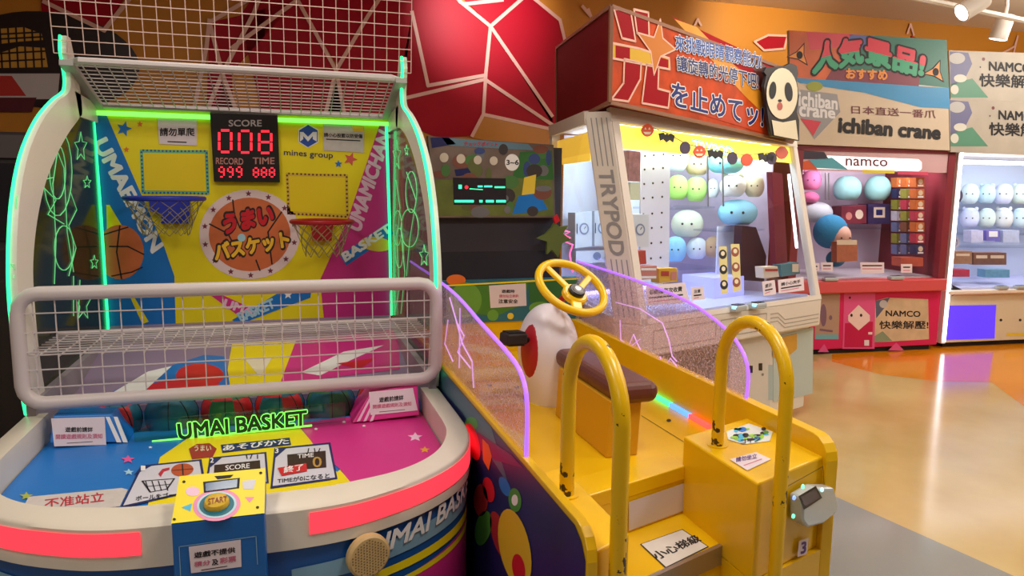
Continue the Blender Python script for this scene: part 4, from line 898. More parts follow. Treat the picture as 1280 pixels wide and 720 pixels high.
# ================================================================ three-sided crane machine with a big sign on top
tp = thing('crane_machine', 'white three-sided crane machine with slanted glass front and a big orange sign on top', 'crane machine', (2.4, 4.2, 0))
TF = Vector((0.940, 0.342, 0)); TM = Vector((-0.342, 0.940, 0)); TL_ = Vector((0.052, 0.9986, 0))
A1 = Vector((1.735, 3.375, 0)); A2 = Vector((1.632, 3.475, 0)); B1 = A1+TF*1.70; B2 = B1+Vector((0.10, 0.13, 0)); D2 = A2+TL_*1.25; D1 = D2+Vector((0.42, 0.16, 0))
LV = TM*0.27+Vector((0, 0, 1.10)); CT = 0.80
FN = TF.cross(LV).normalized(); FN = FN if FN.y < 0 else -FN
def up(v, z): return Vector((v.x, v.y, z))
TW = mat('machine_white', C(226, 216, 206), 0.4)
MB().prism([up(v, 0.62) for v in (A1, B1, B2, D1, D2, A2)], (0, 0, CT-0.62)).build('counter', TW, tp, bevel=0.012)
# skirt relief lines on the counter front
p = Print(up(A1, 0.7), -TM); GL = mat('relief_grey', C(170, 160, 152), 0.5)
for t0, t1, z0, z1 in [(0.10, 0.62, 0.66, 0.76), (0.66, 1.10, 0.66, 0.76)]:
    q = [up(A1+TF*t0, z0), up(A1+TF*t1, z0), up(A1+TF*t1, z1), up(A1+TF*t0, z1)]
    for a, b in zip(q, q[1:]+q[:1]):
        d = (b-a).normalized(); e = p.n.cross(d)*0.003; p.pts([a-e, b-e, b+e, a+e], GL, 0)
for dz in (0.0, 0.025, 0.05):
    q = [up(A1+TF*1.14, 0.75-dz), up(A1+TF*1.22, 0.75-dz), up(A1+TF*1.30, 0.70-dz), up(A1+TF*1.68, 0.70-dz)]
    for a, b in zip(q, q[1:]):
        d = (b-a).normalized(); e = p.n.cross(d)*0.003; p.pts([a-e, b-e, b+e, a+e], GL, 0)
p.build('relief_line', tp)
# base cabinet, recessed under the counter
R0 = on(912, 470, A1+TM*0.06, TM); R0.z = 0
R1 = B1+TM*0.06-TF*0.02
MB().prism([up(v, 0.06) for v in (R0, R1, R1+TM*0.55-TF*0.1, R0+TM*0.75)], (0, 0, 0.57)).build('base_cabinet', TW, tp, bevel=0.006)
bp_ = Print(up(R0, 0.3), -TM)
bp_.poly([(914, 424), (963, 414), (962, 520), (914, 530)], mat('door_white', C(214, 206, 200), 0.4), 0)
for x, y in [(936, 457), (948, 454)]: bp_.rect(x, y, x+4.5, y+9, BLACK, 2)
bp_.ell(953, 468, 1.5, 1.8, GREY, 2, 10); bp_.rect(960, 456, 966, 500, mat('panel_blue_grey', C(170, 186, 190), 0.4), 1)
bp_.build('base_door', tp)
wq = [(966, 421), (1016, 409), (1015, 492), (966, 502)]
MB().prism([bp_.at(*q)+TM*0.002 for q in wq], -TM*0.006).build('chute_window', mat('chute_panel', C(186, 200, 200), 0.2), tp)
bp2 = Print(up(R0, 0.3)-TM*0.006, -TM); bp2.poly([(966, 424), (996, 417), (996, 436), (980, 450), (966, 446)], mat('chute_amber', C(214, 160, 60), 0.3), 0); bp2.build('chute_print', tp)
for t in (0.10, 0.75): 
    w_ = R0+TF*t*0.8+TM*0.12; MB().lathe((w_.x-0.02, w_.y, 0.035), TF, [(0.035, 0), (0.035, 0.03)], 16).build('caster', DARK, tp)
for v in (A2+TL_*0.4+TF*0.35, D2+TF*0.25-TL_*0.15): MB().box((v.x-0.05, v.y-0.05, 0), (v.x+0.05, v.y+0.05, 0.63)).build('support_leg', TW, tp)
# pillars, top rails, roof
def pillar(a, b, dep, name, k=1.0):
    q = [up(a, CT), up(b, CT), up(b, CT)+LV*k, up(a, CT)+LV*k]
    return MB().idx(q+[v+dep for v in q], [(0, 1, 2, 3), (7, 6, 5, 4), (0, 4, 5, 1), (1, 5, 6, 2), (2, 6, 7, 3), (3, 7, 4, 0)]).build(name, TW, tp, bevel=0.006)
pl_ = pillar(A2, A1, (TM+TF)*0.06, 'corner_pillar')
pn = (A1-A2).cross(LV).normalized(); pn = pn if pn.y < 0 else -pn
p = Print(up(A2, CT), pn); PG = mat('pillar_grey', C(150, 146, 148), 0.5)
def pil(s_, t): return up(A2, CT)+(A1-A2)*s_+LV*t
for s_ in (0.22, 0.42, 0.62, 0.82):
    for t0, t1 in ((0.03, 0.30), (0.74, 0.97)):
        a, b = pil(s_, t0), pil(s_, t1); e = (A1-A2).normalized()*0.003; p.pts([a-e, b-e, b+e, a+e], PG, 0)
p.text('TRYPOD', [pil(0.22, 0.72), pil(0.22, 0.32), pil(0.78, 0.32), pil(0.78, 0.72)], PG, 1, 0.03, world=True)
p.build('pillar_lettering', pl_)
pillar(B1-TF*0.05, B1, TM*0.05, 'corner_pillar', 0.94)
MB().box((D2.x+0.005, D2.y-0.05, CT), (D2.x+0.06, D2.y+0.0, CT+1.06)).build('corner_pillar', TW, tp)
TOPZ = CT+1.10
# front frame: inner white border along the glass
def fpt(t, h): return up(A1, CT)+TF*t+LV*(h*(1-0.06*t/1.70))
def fbar(t0, h0, t1, h1, wd, name):
    a, b = fpt(t0, h0), fpt(t1, h1); d = (b-a).normalized(); e = FN.cross(d)*wd/2
    MB().obox((a+b)/2-FN*0.012, (b-a)/2, e, FN*0.014).build(name, TW, tp)
fbar(0, 0.985, 1.70, 0.985, 0.075, 'top_rail'); fbar(0.03, 0, 0.03, 1, 0.05, 'glass_frame'); fbar(0, 0.012, 1.70, 0.012, 0.03, 'glass_frame')
gq = [fpt(0.05, 0.02), fpt(1.655, 0.02), fpt(1.655, 0.955), fpt(0.05, 0.955)]
MB().prism([v-FN*0.010 for v in gq], -FN*0.004).build('front_glass', clear('window_glass', (0.97, 0.98, 1.0), 0.1, 0.02), tp)
rp = [fpt(0, 1), fpt(1.70, 1), up(B2, CT)+LV*0.94, up(D1, TOPZ-0.02), up(D2, TOPZ), up(A2, CT)+LV]
MB().prism([v-Vector((0, 0, 0.045)) for v in rp], (0, 0, 0.043)).build('roof', TW, tp, bevel=0.006)
# left face: frame and glass
A2t = up(A2, CT)+LV
lq = [up(A2, CT), up(D2, CT), up(D2, TOPZ), A2t]
LN = (lq[1]-lq[0]).cross(lq[3]-lq[0]).normalized(); LN = LN if LN.x < 0 else -LN
MB().prism([v-LN*0.02 for v in lq], -LN*0.004).build('side_glass', clear('window_glass'), tp)
def lbar(a, b, wd, name):
    d = (b-a).normalized(); e = LN.cross(d)*wd/2; MB().obox((a+b)/2-LN*0.012, (b-a)/2, e, LN*0.013).build(name, TW, tp)
lbar(lq[3]-Vector((0, 0, 0.03)), lq[2]-Vector((0, 0, 0.03)), 0.07, 'side_rail'); lbar(lq[0]+Vector((0, 0, 0.01)), lq[1]+Vector((0, 0, 0.01)), 0.03, 'side_rail')
# glowing header bands inside the glass
AMB = glow('amber_header', (1.0, 0.60, 0.06), 0.75); YG = glow('yellow_header', (1.0, 0.80, 0.10), 1.1)
hb = MB().prism([fpt(0.05, 0.835)-FN*0.03, fpt(1.65, 0.855)-FN*0.03, fpt(1.65, 0.95)-FN*0.03, fpt(0.05, 0.95)-FN*0.03], -FN*0.006).build('header_band', YG, tp)
p = Print(fpt(0.8, 0.9)-FN*0.03, FN); p.text('TRYPOD', [(866, 192), (916, 197), (916, 184), (865, 174)], glow('header_blue', (0.25, 0.75, 0.9), 0.6), 1, 0.03); p.text('TRYPOD', [(867, 191), (915, 196), (915, 185), (866, 175)], glow('header_white', (0.8, 1.0, 1.0), 1.4), 2, 0.0)
p.build('header_lettering', hb)
lh = [A2t+(lq[2]-A2t)*0.05-Vector((0, 0, 0.10)), A2t+(lq[2]-A2t)*0.97-Vector((0, 0, 0.10)), A2t+(lq[2]-A2t)*0.97-Vector((0, 0, 0.26)), A2t+(lq[2]-A2t)*0.05-Vector((0, 0, 0.26))]
MB().prism([v-LN*0.05 for v in lh], -LN*0.006).build('header_band', AMB, tp)
# inside: playfield, back walls, lamp
IN = mat('interior_white', C(226, 228, 244), 0.45)
MB().prism([up(v, CT) for v in (A1+TF*0.08+TM*0.05, B1-TF*0.08+TM*0.05, D1+TM*-0.06+TF*0.0, D2+TM*-0.06+TF*0.05, A2+TL_*0.10+TF*0.05)], (0, 0, 0.03)).build('playfield', mat('playfield_lilac', C(200, 204, 244), 0.3), tp)
def dpl(d): return A1+TM*d
def inq(px, d): return [on(x, y, dpl(d), TM) for x, y in px]
q0 = up(A1+TF*0.70+TM*0.86, CT); q1 = up(A1+TF*1.14+TM*0.86, CT)
MB().prism([q0, q1, up(q1, TOPZ-0.02), up(q0, TOPZ-0.02)], TM*0.02).build('back_panel', IN, tp)
MB().prism([up(q1+TF*0.01, CT), up(B1-TF*0.1+TM*0.35, CT), up(B1-TF*0.1+TM*0.35, TOPZ-0.16), up(q1+TF*0.01, TOPZ-0.08)], (0.012, 0.012, 0)).build('back_panel', mat('back_rose', C(200, 182, 204), 0.5, noise=0.15, nscale=8), tp)
w0 = up(A1+TF*0.44+TM*1.14, CT); w1 = up(A1+TF*0.92+TM*1.14, CT)
MB().prism([w0, w1, up(w1, TOPZ-0.06), up(w0, TOPZ-0.06)], (0.01, 0.015, 0)).build('back_panel', IN, tp)
ll = area('interior_lamp_light', tuple(fpt(0.85, 0.93)+TM*0.09), 1.4, 0.08, 14, (0.70, 0.88, 1.0)); ll.rotation_euler = (0.5, 0, math.atan2(TF.y, TF.x))
lm = up(A2+TL_*0.70+TF*0.26, TOPZ-0.14); ll = area('interior_lamp_light', tuple(lm), 0.08, 0.6, 1.6, (0.60, 0.88, 1.0)); ll.rotation_euler = (0, 0.25, math.radians(-10))
# perforated panel
pg = MB().prism(inq([(802, 176), (838, 179), (836, 352), (800, 352)], 0.34), TM*0.012).build('peg_panel', IN, tp)
pp = Print(dpl(0.34), -TM)
for i, x in enumerate((806, 817, 829)):
    for j, y in enumerate((195, 212, 230, 248, 268, 286, 305, 324)): pp.ell(x-(j*0.5), y-i, 1.3, 1.5, INK, 0, 8)
pp.build('peg_hole', pg)
pg2 = MB().prism(inq([(898, 283), (928, 281), (925, 345), (896, 345)], 0.40), TM*0.012).build('peg_panel', IN, tp)
# interior lamps
LAMP = glow('cool_tube', (0.66, 0.78, 1.0), 3.0)
MB().tube([fpt(0.15, 0.97)+TM*0.10, fpt(1.55, 0.97)+TM*0.10], 0.018, 8).build('interior_lamp', LAMP, tp)
MB().tube([up(A2, TOPZ-0.08)+TL_*0.45+TF*0.12, up(A2, TOPZ-0.08)+TL_*1.1+TF*0.16], 0.018, 8).build('interior_lamp', LAMP, tp)
MB().tube([up(A1, CT+0.04)+TF*0.35+TM*0.80, up(A1, CT+0.04)+TF*0.95+TM*0.80], 0.012, 8).build('interior_lamp', glow('violet_tube', (0.45, 0.40, 1.0), 5.0), tp)
# shelves behind the prizes
for x0, x1, y, dd, dp in ((836, 894, 260, 0.44, 0.3), (899, 956, 288, 0.27, 0.2), (836, 898, 336, 0.44, 0.3)):
    a, b = inq([(x0, y), (x1, y-2)], dd); MB().prism([a, b, b-Vector((0, 0, 0.012)), a-Vector((0, 0, 0.012))], TM*dp).build('shelf', clear('shelf_acrylic', (0.9, 0.93, 0.97), 0.3), tp)
# chute box with stripes, maroon column, dark figure-like box
a = inq([(893, 348), (930, 345), (930, 372), (892, 375)], 0.25); MB().prism(a, TM*0.25).build('chute_box', glow('chute_violet', (0.42, 0.44, 1.0), 0.5), tp)
a = inq([(965, 215), (978, 217), (985, 338), (970, 338)], 0.16); MB().prism(a, TM*0.04).build('interior_post', mat('maroon_post', C(120, 30, 50), 0.5), tp)
a = inq([(928, 282), (945, 284), (958, 320), (955, 352), (925, 350)], 0.26); MB().prism(a, TM*0.06).build('prize_backdrop', mat('dark_maroon', C(60, 24, 36), 0.5), tp)
# right inner edge tube
MB().tube([on(986, 218, A1+TM*0.28, TM), on(996, 310, A1+TM*0.16, TM)], 0.010, 6).build('edge_lamp', glow('edge_white', (0.9, 0.95, 1.0), 3.0), tp)
# claw arms hanging from the roof
for x in (884, 903):
    cr_ = MB().tube([on(x, 185, dpl(0.30), TM), on(x+1, 258, dpl(0.30), TM)], 0.006, 6).build('claw_rod', GREY, tp)
# notices on the front glass and card readers on the counter
gp = Print(fpt(0.8, 0.1)-FN*0.002, FN)
for q, l1 in [([(807, 357), (856, 353), (862, 378), (808, 382)], '遊戲機每次收費'), ([(863, 359), (879, 358), (881, 374), (864, 376)], '注意'), ([(952, 352), (968, 350), (970, 368), (954, 370)], '提示'), ([(972, 350), (1004, 346), (1005, 363), (973, 367)], '請小心夾手')]:
    gp = Print(fpt(0.8, 0.1)-FN*0.002, FN); gp.poly(q, PAPER, 1); (x0, y0), (x1, y1), (x2, y2), (x3, y3) = q; h = y3-y0
    gp.text(l1, [(x0+4, y0+h*0.45), (x1-4, y1+h*0.45), (x1-4, y1+h*0.2), (x0+4, y0+h*0.2)], INK, 2, 0.03); gp.line([(x0+4, y0+h*0.62), (x1-3, y1+h*0.62)], 0.008, INK, 2); gp.line([(x0+4, y0+h*0.82), (x1-6, y1+h*0.82)], 0.005, PINKINK, 2); gp.build('glass_notice', tp)
for x0, x1, top in [(898, 908, 308), (913, 924, 305)]:
    gp = Print(fpt(0.8, 0.1)-FN*0.002, FN); gp.poly([(x0, top), (x1, top), (x1+2, top+58), (x0+3, top+60)], mat('sticker_yellow', C(226, 214, 150), 0.5), 1)
    for k in range(3): gp.ell((x0+x1)/2+k*0.8, top+10+k*19, 5, 6, INK if x0 < 905 else mat('sticker_brown', C(150, 80, 60), 0.5), 2, 14); gp.ell((x0+x1)/2+k*0.8, top+9+k*19, 2.5, 3, CREAM, 3, 10)
    gp.build('glass_sticker', tp)
for x, y in [(921, 383), (946, 380)]:
    c_ = on(x, y, up(A1, CT)-TM*-0.035, TM); c_ = onz(x, y+2, CT+0.02)
    r_ = MB().obox(c_, TF*0.055, TM*0.035, Vector((0, 0, 0.018))).build('card_reader', mat('reader_silver'), tp, bevel=0.01)
    MB().obox(c_+Vector((0, 0, 0.020))+TF*0.008, TF*0.034, TM*0.022, Vector((0, 0, 0.002))).build('reader_screen', BLACK, r_)
    MB().obox(c_+Vector((0, 0, 0.010))-TF*0.05-TM*0.02, TF*0.008, TM*0.012, Vector((0, 0, 0.008))).build('reader_light', glow('reader_blue', (0.25, 0.7, 1.0), 2.0), r_)
# sign box on the roof
S0 = Vector((1.60, 3.50, 0)); SF = Vector((math.cos(0.384), math.sin(0.384), 0)); SN = Vector((SF.y, -SF.x, 0))
SL = Vector((0.19, 0.982, 0)); SLN = Vector((-SL.y, SL.x, 0))
sq = xpoly([(762, 128), (990, 178), (990, 90), (764, 8)], S0, SN)
ql = xpoly([(696, 161), (696, 60)], S0, SLN)
TRIM = mat('sign_trim', C(150, 104, 78), 0.5)
sgb = MB().idx([sq[0], sq[1], ql[0], sq[3], sq[2], ql[1]], [(0, 2, 1), (3, 4, 5), (0, 1, 4, 3), (1, 2, 5, 4), (2, 0, 3, 5)]).build('sign_box', mat('sign_red_side', C(122, 4, 20), 0.6, spec=0.15), tp)
for a, b in [(sq[0], sq[3]), (sq[0], sq[1]), (sq[3], sq[2]), (sq[3], ql[1]), (sq[0], ql[0]), (ql[0], ql[1]), (sq[1], sq[2])]: MB().tube([a, b], 0.013, 4).build('sign_trim', TRIM, sgb)
p = Print(S0, SN, base=0.004)
SO = mat('sign_orange', C(204, 74, 22), 0.5, noise=0.35, nscale=9, spec=0.25); SR = mat('sign_red', C(164, 10, 26), 0.55, spec=0.15)
p.pts(sq, SO, 0)
p.poly([(838, 20), (842, 22), (990, 92), (990, 128), (900, 70)], SR, 1); p.poly([(842, 24), (870, 34), (985, 150), (985, 172), (930, 120)], mat('sign_amber', C(226, 150, 40), 0.4, noise=0.2, nscale=6), 2)
p.poly([(838, 132), (842, 108), (960, 140), (985, 176)], mat('sign_deep_orange', C(200, 66, 20), 0.4), 3)
p.poly([(930, 60), (975, 100), (960, 140), (950, 110)], mat('sign_dark_brown', C(90, 40, 34), 0.4), 3)  # dark brown wedge printed left of the panda
PO = mat('pale_outline', C(240, 190, 170), 0.5)
SG = mat('sign_gold', C(224, 176, 30), 0.4)
for q, m_ in [([(766, 11), (787, 15), (793, 52), (776, 48)], SR), ([(791, 12), (809, 16), (810, 46), (795, 42)], SR), ([(779, 74), (800, 79), (799, 99), (784, 127), (763, 124), (778, 104)], SR), ([(807, 80), (822, 84), (821, 111), (836, 115), (834, 135), (801, 129)], SR),
              ([(764, 54), (798, 61), (835, 73), (836, 87), (764, 73)], SG)]:
    p.poly(q, m_, 5 if m_ is SR else 6); p.line(q, 0.011, PO, 7, closed=True)
p.poly([(768, 57), (786, 60), (786, 76), (768, 73)], SR, 6.5); p.poly([(818, 70), (834, 75), (834, 86), (818, 83)], SR, 6.5)
q = [(824, 24), (827, 48), (843, 62), (824, 71), (816, 94), (812, 65), (795, 41), (816, 47)]; p.poly(q, mat('sign_amber2', C(206, 120, 30), 0.4), 7.4); p.line(q, 0.008, PO, 7.8, closed=True)
for body_, q, m1, m2 in [('來挑戰眼睛觀察能力!', [(843, 63), (950, 86), (950, 67), (842, 43)], WINK, mat('sign_blue', C(40, 84, 160), 0.4)), ('讓旋轉的光停下吧!', [(845, 88), (946, 112), (946, 92), (844, 69)], WINK, mat('sign_dark_blue', C(30, 50, 110), 0.4)),
                         ('を止めてッ!', [(838, 132), (952, 160), (953, 131), (838, 101)], WINK, mat('sign_navy', C(24, 40, 120), 0.4))]:
    p.text(body_, q, m1, 8, 0.06); p.text(body_, q, m2, 9, 0.025)
p.build('sign_print', sgb)
# panda cut-out board in front of the sign
pf = S0+SN*0.06
pdo = MB().prism(xpoly([(960, 145), (958, 128), (955, 108), (958, 94), (955, 90), (958, 84), (966, 84), (972, 83), (982, 82), (988, 79), (996, 82), (998, 92), (996, 100), (999, 120), (996, 140), (999, 150), (999, 176), (965, 170), (962, 158)], pf, SN), -SN*0.02).build('panda_cutout', mat('panda_black', C(34, 26, 26), 0.5), tp)
p = Print(pf, SN, base=0.003)
p.ell(977, 117, 19.5, 32, CREAM, 1, 28); p.poly([(964, 150), (978, 153), (994, 150), (997, 175), (967, 169)], CREAM, 2)
p.ell(965, 113, 4.5, 11, INK, 3, rot=0.1); p.ell(985, 115, 5, 12, INK, 3, rot=-0.1); p.ell(974, 126, 2.5, 1.8, INK, 3); p.ell(974, 133, 3.5, 5, mat('panda_mouth', C(190, 90, 80), 0.5), 3)
p.build('panda_face', pdo)
# halloween paper garland across the glass
gc = [(809, 163), (833, 172), (856, 185), (874, 190), (894, 193), (915, 198), (933, 200), (957, 197), (964, 198), (977, 191)]
kinds = ['pumpkin', 'bat', 'spider', 'pumpkin', 'bat', 'spider', 'pumpkin', 'bat', 'ghost', 'pumpkin']
gl_ = thing('paper_garland', 'halloween paper garland of orange pumpkins and black bats across the slanted glass', 'garland', on(890, 190, fpt(0.8, 0.85)+FN*0.008, FN))
gp0 = fpt(0.8, 0.85)+FN*0.010
MB().tube([on(x, y-6, gp0, FN) for x, y in gc], 0.002, 4).build('string', DARK, gl_)
PK = mat('pumpkin_orange', C(226, 80, 30), 0.5); BT = mat('bat_black', C(30, 26, 30), 0.6); SPD = mat('spider_purple', C(70, 56, 84), 0.6)
for (x, y), k in zip(gc, kinds):
    if k == 'pumpkin':
        o = MB().prism(xpoly([(x+8*math.cos(t)*(1-0.12*abs(math.sin(2*t))), y+8*math.sin(t)) for t in [2*pi*i/16 for i in range(16)]], gp0, FN), FN*0.004).build('paper_pumpkin', PK, gl_)
        if x < 900:
            p = Print(gp0+FN*0.004, FN); p.poly([(x-4, y-1), (x-1, y-1), (x-2.5, y-4)], CREAM, 0); p.poly([(x+1, y-1), (x+4, y-1), (x+2.5, y-4)], CREAM, 0); p.poly([(x-5, y+2), (x+5, y+2), (x+3, y+5), (x-3, y+5)], CREAM, 0); p.build('pumpkin_face', o)
    elif k == 'bat':
        MB().prism(xpoly([(x-10, y-5), (x-4, y-6), (x-2, y-3), (x, y-5), (x+2, y-3), (x+5, y-5), (x+10, y-2), (x+8, y+6), (x+4, y+3), (x, y+6), (x-4, y+2), (x-8, y+4)], gp0, FN), FN*0.004).build('paper_bat', BT, gl_)
    else:
        o = MB().prism(xpoly([(x+6.5*math.cos(t), y+8*math.sin(t)) for t in [2*pi*i/14 for i in range(14)]], gp0, FN), FN*0.004).build('paper_spider_web', SPD, gl_)
# ---------------- plush prizes
def plush(name, x, y, rpx, ratio, col, label, group, pl, nrm, cat='plush toy', ear=None, face=True, squash=0.85, eyes=(0.28, 0.05), depth=None):
    """rounded plush toy centred on the photo pixel, on the given plane"""
    c_ = on(x, y, pl, nrm); r = rpx*(c_-EYE).length/F_PX; rz = r*ratio
    t = thing(name, label, cat, (c_.x, c_.y, c_.z-rz), group)
    fwd = (EYE-c_); fwd.z = 0; fwd.normalize(); side = Vector((0, 0, 1)).cross(fwd)
    m = mat('plush_%d_%d_%d' % col, C(*col), 0.85, bump=0.25, nscale=90)
    mb = MB().ball(c_, r, r*squash, rz, 20, 12, flat=0.12, power=0.8); b = mb.build('body', m, t, smooth=True, angle=180)
    if ear:
        for s_ in (-1, 1):
            e = c_+side*(s_*r*0.55)+Vector((0, 0, rz*0.88)); MB().ball(e, r*0.22, r*0.16, r*(0.24 if ear == 'round' else 0.42), 10, 6).build('ear', m, t, smooth=True, angle=180)
    if face:
        for s_ in (-1, 1):
            v = (fwd+side*(s_*eyes[0]*1.15)).normalized(); R_ = 1/math.sqrt((v.x/r)**2+(v.y/(r*squash))**2); f = c_+v*(R_*(1-eyes[1]**2)**0.4*0.985)+Vector((0, 0, rz*eyes[1]))
            MB().ball(f, r*0.055+0.002, None, None, 8, 5).build('eye', INK, t)
    return t
G1 = 'plush toys inside the slanted glass crane machine'
PT = dpl(0.62)
for a in [('rounded_plush', 846, 196, 15, 1.25, (224, 240, 244), 'white plush at the top left of the shelf beside the peg panel', None),
          ('rounded_plush', 872, 206, 15, 0.9, (206, 176, 140), 'tan plush between the white and the aqua plush on the top row', None),
          ('rounded_plush', 907, 205, 22, 0.55, (130, 214, 230), 'wide aqua plush on the top row under the header letters', None),
          ('rounded_plush', 847, 235, 13, 1.2, (176, 232, 110), 'lime green plush touching the peg panel', None),
          ('rounded_plush', 870, 237, 13.5, 1.15, (184, 236, 124), 'lime green plush right of its twin on the second row', None),
          ('rounded_plush', 891, 236, 7.5, 1.6, (226, 232, 240), 'small white plush squeezed beside the lime green plushes', None),
          ('rounded_plush', 916, 233, 16, 0.85, (236, 236, 228), 'cream plush with dot eyes on the second row', 'round'),
          ('rounded_plush', 943, 233, 12, 1.15, (222, 208, 176), 'beige plush at the right end of the second row', None),
          ('rounded_plush', 922, 266, 24, 0.66, (146, 208, 236), 'wide light blue plush below the cream plush', None),
          ('rounded_plush', 859, 280, 20, 0.85, (232, 236, 206), 'pale cream plush with a pointed top on the lower shelf', None),
          ('rounded_plush', 844, 312, 14, 1.15, (150, 210, 246), 'sky blue plush at the bottom left beside the peg panel', None),
          ('rounded_plush', 871, 311, 13, 1.05, (226, 234, 240), 'white plush between the sky blue and tan plush at the bottom', None),
          ('rounded_plush', 892, 309, 11, 1.2, (212, 174, 136), 'tan plush at the bottom beside the rear peg panel', None)]:
    d_ = 0.60 if a[1] < 865 else 0.55 if a[1] < 880 else 0.47 if a[1] < 900 else 0.41 if a[1] < 912 else 0.36 if a[1] < 930 else 0.30
    plush(a[0], *a[1:6], a[6], G1, dpl(d_), TM, ear=a[7])
# prize boxes
def pbox(name, px, d, dep, m, label, group, pr=None, pl=None, nrm=None):
    pl = pl or dpl(d); nrm = nrm or TM; q = xpoly(px, pl, nrm); lo = min(v.z for v in q); c_ = sum(q, Vector())/len(q)
    t = thing(name, label, 'box', (c_.x, c_.y, lo), group)
    MB().prism(q, nrm*dep).build('carton', m, t)
    if pr:
        p = Print(pl, -Vector(nrm), base=0.002); pr(p); p.build('carton_print', t)
    return t
BX = mat('box_white', C(214, 222, 232), 0.45); G2 = 'prize boxes inside the slanted glass crane machine'
LP = dpl(1.0); LPn = TM
def clockpr(x, y, r): return lambda p: (p.ell(x, y, r, r*1.25, mat('box_blue_grey', C(120, 136, 170), 0.5), 0, 18), p.ell(x, y, r*0.7, r*0.9, BX, 1, 18), p.line([(x, y), (x+r*0.3, y-r*0.5)], 0.005, INK, 2), p.line([(x-r-3, y-r), (x-r-3, y+r)], 0.008, INK, 2))
pbox('clock_box', [(719, 310), (740, 308), (740, 264), (719, 266)], 0, 0.07, BX, 'white clock box nearest the pink squiggle behind the left glass', G2, clockpr(730, 286, 6), LP, LPn)
pbox('clock_box', [(743, 308), (764, 307), (764, 263), (743, 264)], 0, 0.07, BX, 'white clock box beside the pillar behind the left glass', G2, clockpr(753, 285, 6), LP, LPn)
pbox('flat_box', [(720, 330), (766, 327), (766, 313), (720, 314)], 0, 0.07, BX, 'flat white box under the clock boxes behind the left glass', G2, lambda p: p.ell(746, 320, 5, 5, mat('box_blue_grey'), 0, 16), LP, LPn)
pbox('clock_box', [(789, 308), (811, 309), (811, 268), (789, 268)], 0.20, 0.08, BX, 'cream clock box just right of the lettered pillar', G2, clockpr(800, 287, 6))
pbox('poster_box', [(786, 226), (800, 227), (801, 190), (786, 188)], 0.22, 0.05, mat('poster_brown', C(170, 120, 120), 0.5, noise=0.4, nscale=30), 'small brown printed box at the top by the pillar', G2)
pbox('poster_box', [(788, 250), (800, 250), (800, 228), (788, 228)], 0.22, 0.05, mat('poster_pale', C(214, 222, 190), 0.5), 'small pale box under the brown printed box by the pillar', G2)
pbox('red_box', [(796, 331), (808, 330), (807, 313), (796, 314)], 0.14, 0.06, mat('carton_red', C(180, 60, 50), 0.5), 'small red box leaning above the bottom left cartons', G2)
pbox('carton', [(800, 350), (821, 348), (821, 332), (800, 334)], 0.10, 0.06, mat('carton_rose', C(206, 130, 120), 0.5), 'rose carton with white band over the left notice', G2, lambda p: (p.rect(801, 335, 820, 338, WINK, 0), p.rect(801, 345, 820, 348, WINK, 0)))
pbox('carton', [(824, 354), (847, 352), (846, 335), (824, 336)], 0.12, 0.06, mat('carton_yellow', C(220, 170, 50), 0.5), 'yellow carton over the left notice', G2, lambda p: (p.rect(826, 339, 836, 345, mat('carton_red'), 0), p.rect(838, 340, 845, 350, mat('carton_rose'), 0)))
pbox('carton', [(955, 348), (974, 346), (972, 333), (954, 334)], 0.12, 0.06, mat('carton_cream', C(226, 206, 180), 0.5), 'cream carton over the right notice', G2, lambda p: p.rect(956, 336, 972, 339, mat('carton_red'), 0))
pbox('carton', [(977, 346), (1000, 342), (998, 328), (976, 331)], 0.12, 0.06, mat('carton_teal', C(80, 130, 140), 0.5), 'teal carton at the right end of the slanted glass', G2, lambda p: p.rect(990, 330, 998, 340, mat('carton_cream'), 0))

# ================================================================ far row of crane machines
NU = Vector((0.9976, -0.0698, 0)); NN = Vector((-0.0698, -0.9976, 0)); NB = -NN
N0 = on(1172, 441, (5.2, 5.45, 0), NN); N0.z = 0        # right front foot of the pink machine
def np_(d=0.0): return N0+NB*d
def nq(px, d=0.0): return xpoly(px, np_(d), NN)
def zat(x, y, d=0.0): return on(x, y, np_(d), NN).z
Z_T = zat(1080, 187); Z_L = zat(1080, 365); Z_C = zat(1080, 350); Z_H = zat(1080, 214)
W4 = 1.66
nm = thing('crane_machine', 'pink and maroon crane machine under the crane banner, lit logo header', 'crane machine', N0-NU*(W4/2)+NB*0.45)
def nbox(u0, u1, d0, d1, z0, z1, name, m, par=nm, org=None, bevel=0.0, label=None):
    o = org or N0; P = [o+NU*u+NB*d for u, d in ((u0, d0), (u1, d0), (u1, d1), (u0, d1))]
    return MB().prism([up(v, z0) for v in P], (0, 0, z1-z0)).build(name, m, par, bevel=bevel, label=label)
MAR = mat('machine_maroon', C(128, 44, 56), 0.4); MPK = mat('machine_pink', C(206, 30, 92), 0.35); LED_ = mat('ledge_coral', C(206, 84, 88), 0.35)
lc = nbox(-W4, 0, 0.02, 0.92, 0.05, Z_L, 'lower_cabinet', MPK, bevel=0.006); nbox(-W4+0.05, -0.05, 0.06, 0.88, 0, 0.05, 'plinth', DARK)
nbox(-W4, 0.0, -0.04, 0.30, Z_L, Z_C, 'ledge', LED_, bevel=0.01)
nbox(-0.075, 0, 0, 0.07, Z_C, Z_T, 'corner_post', MAR); nbox(-W4, -W4+0.075, 0, 0.07, Z_C, Z_T, 'corner_post', MAR)
nbox(-W4, 0, 0.86, 0.92, Z_L, Z_T, 'back_panel', mat('back_lilac', C(214, 196, 214), 0.5)); nbox(-0.03, 0, 0.07, 0.92, Z_C, Z_T, 'side_panel', MAR); nbox(-W4, -W4+0.03, 0.07, 0.92, Z_C, Z_T, 'side_panel', MAR)
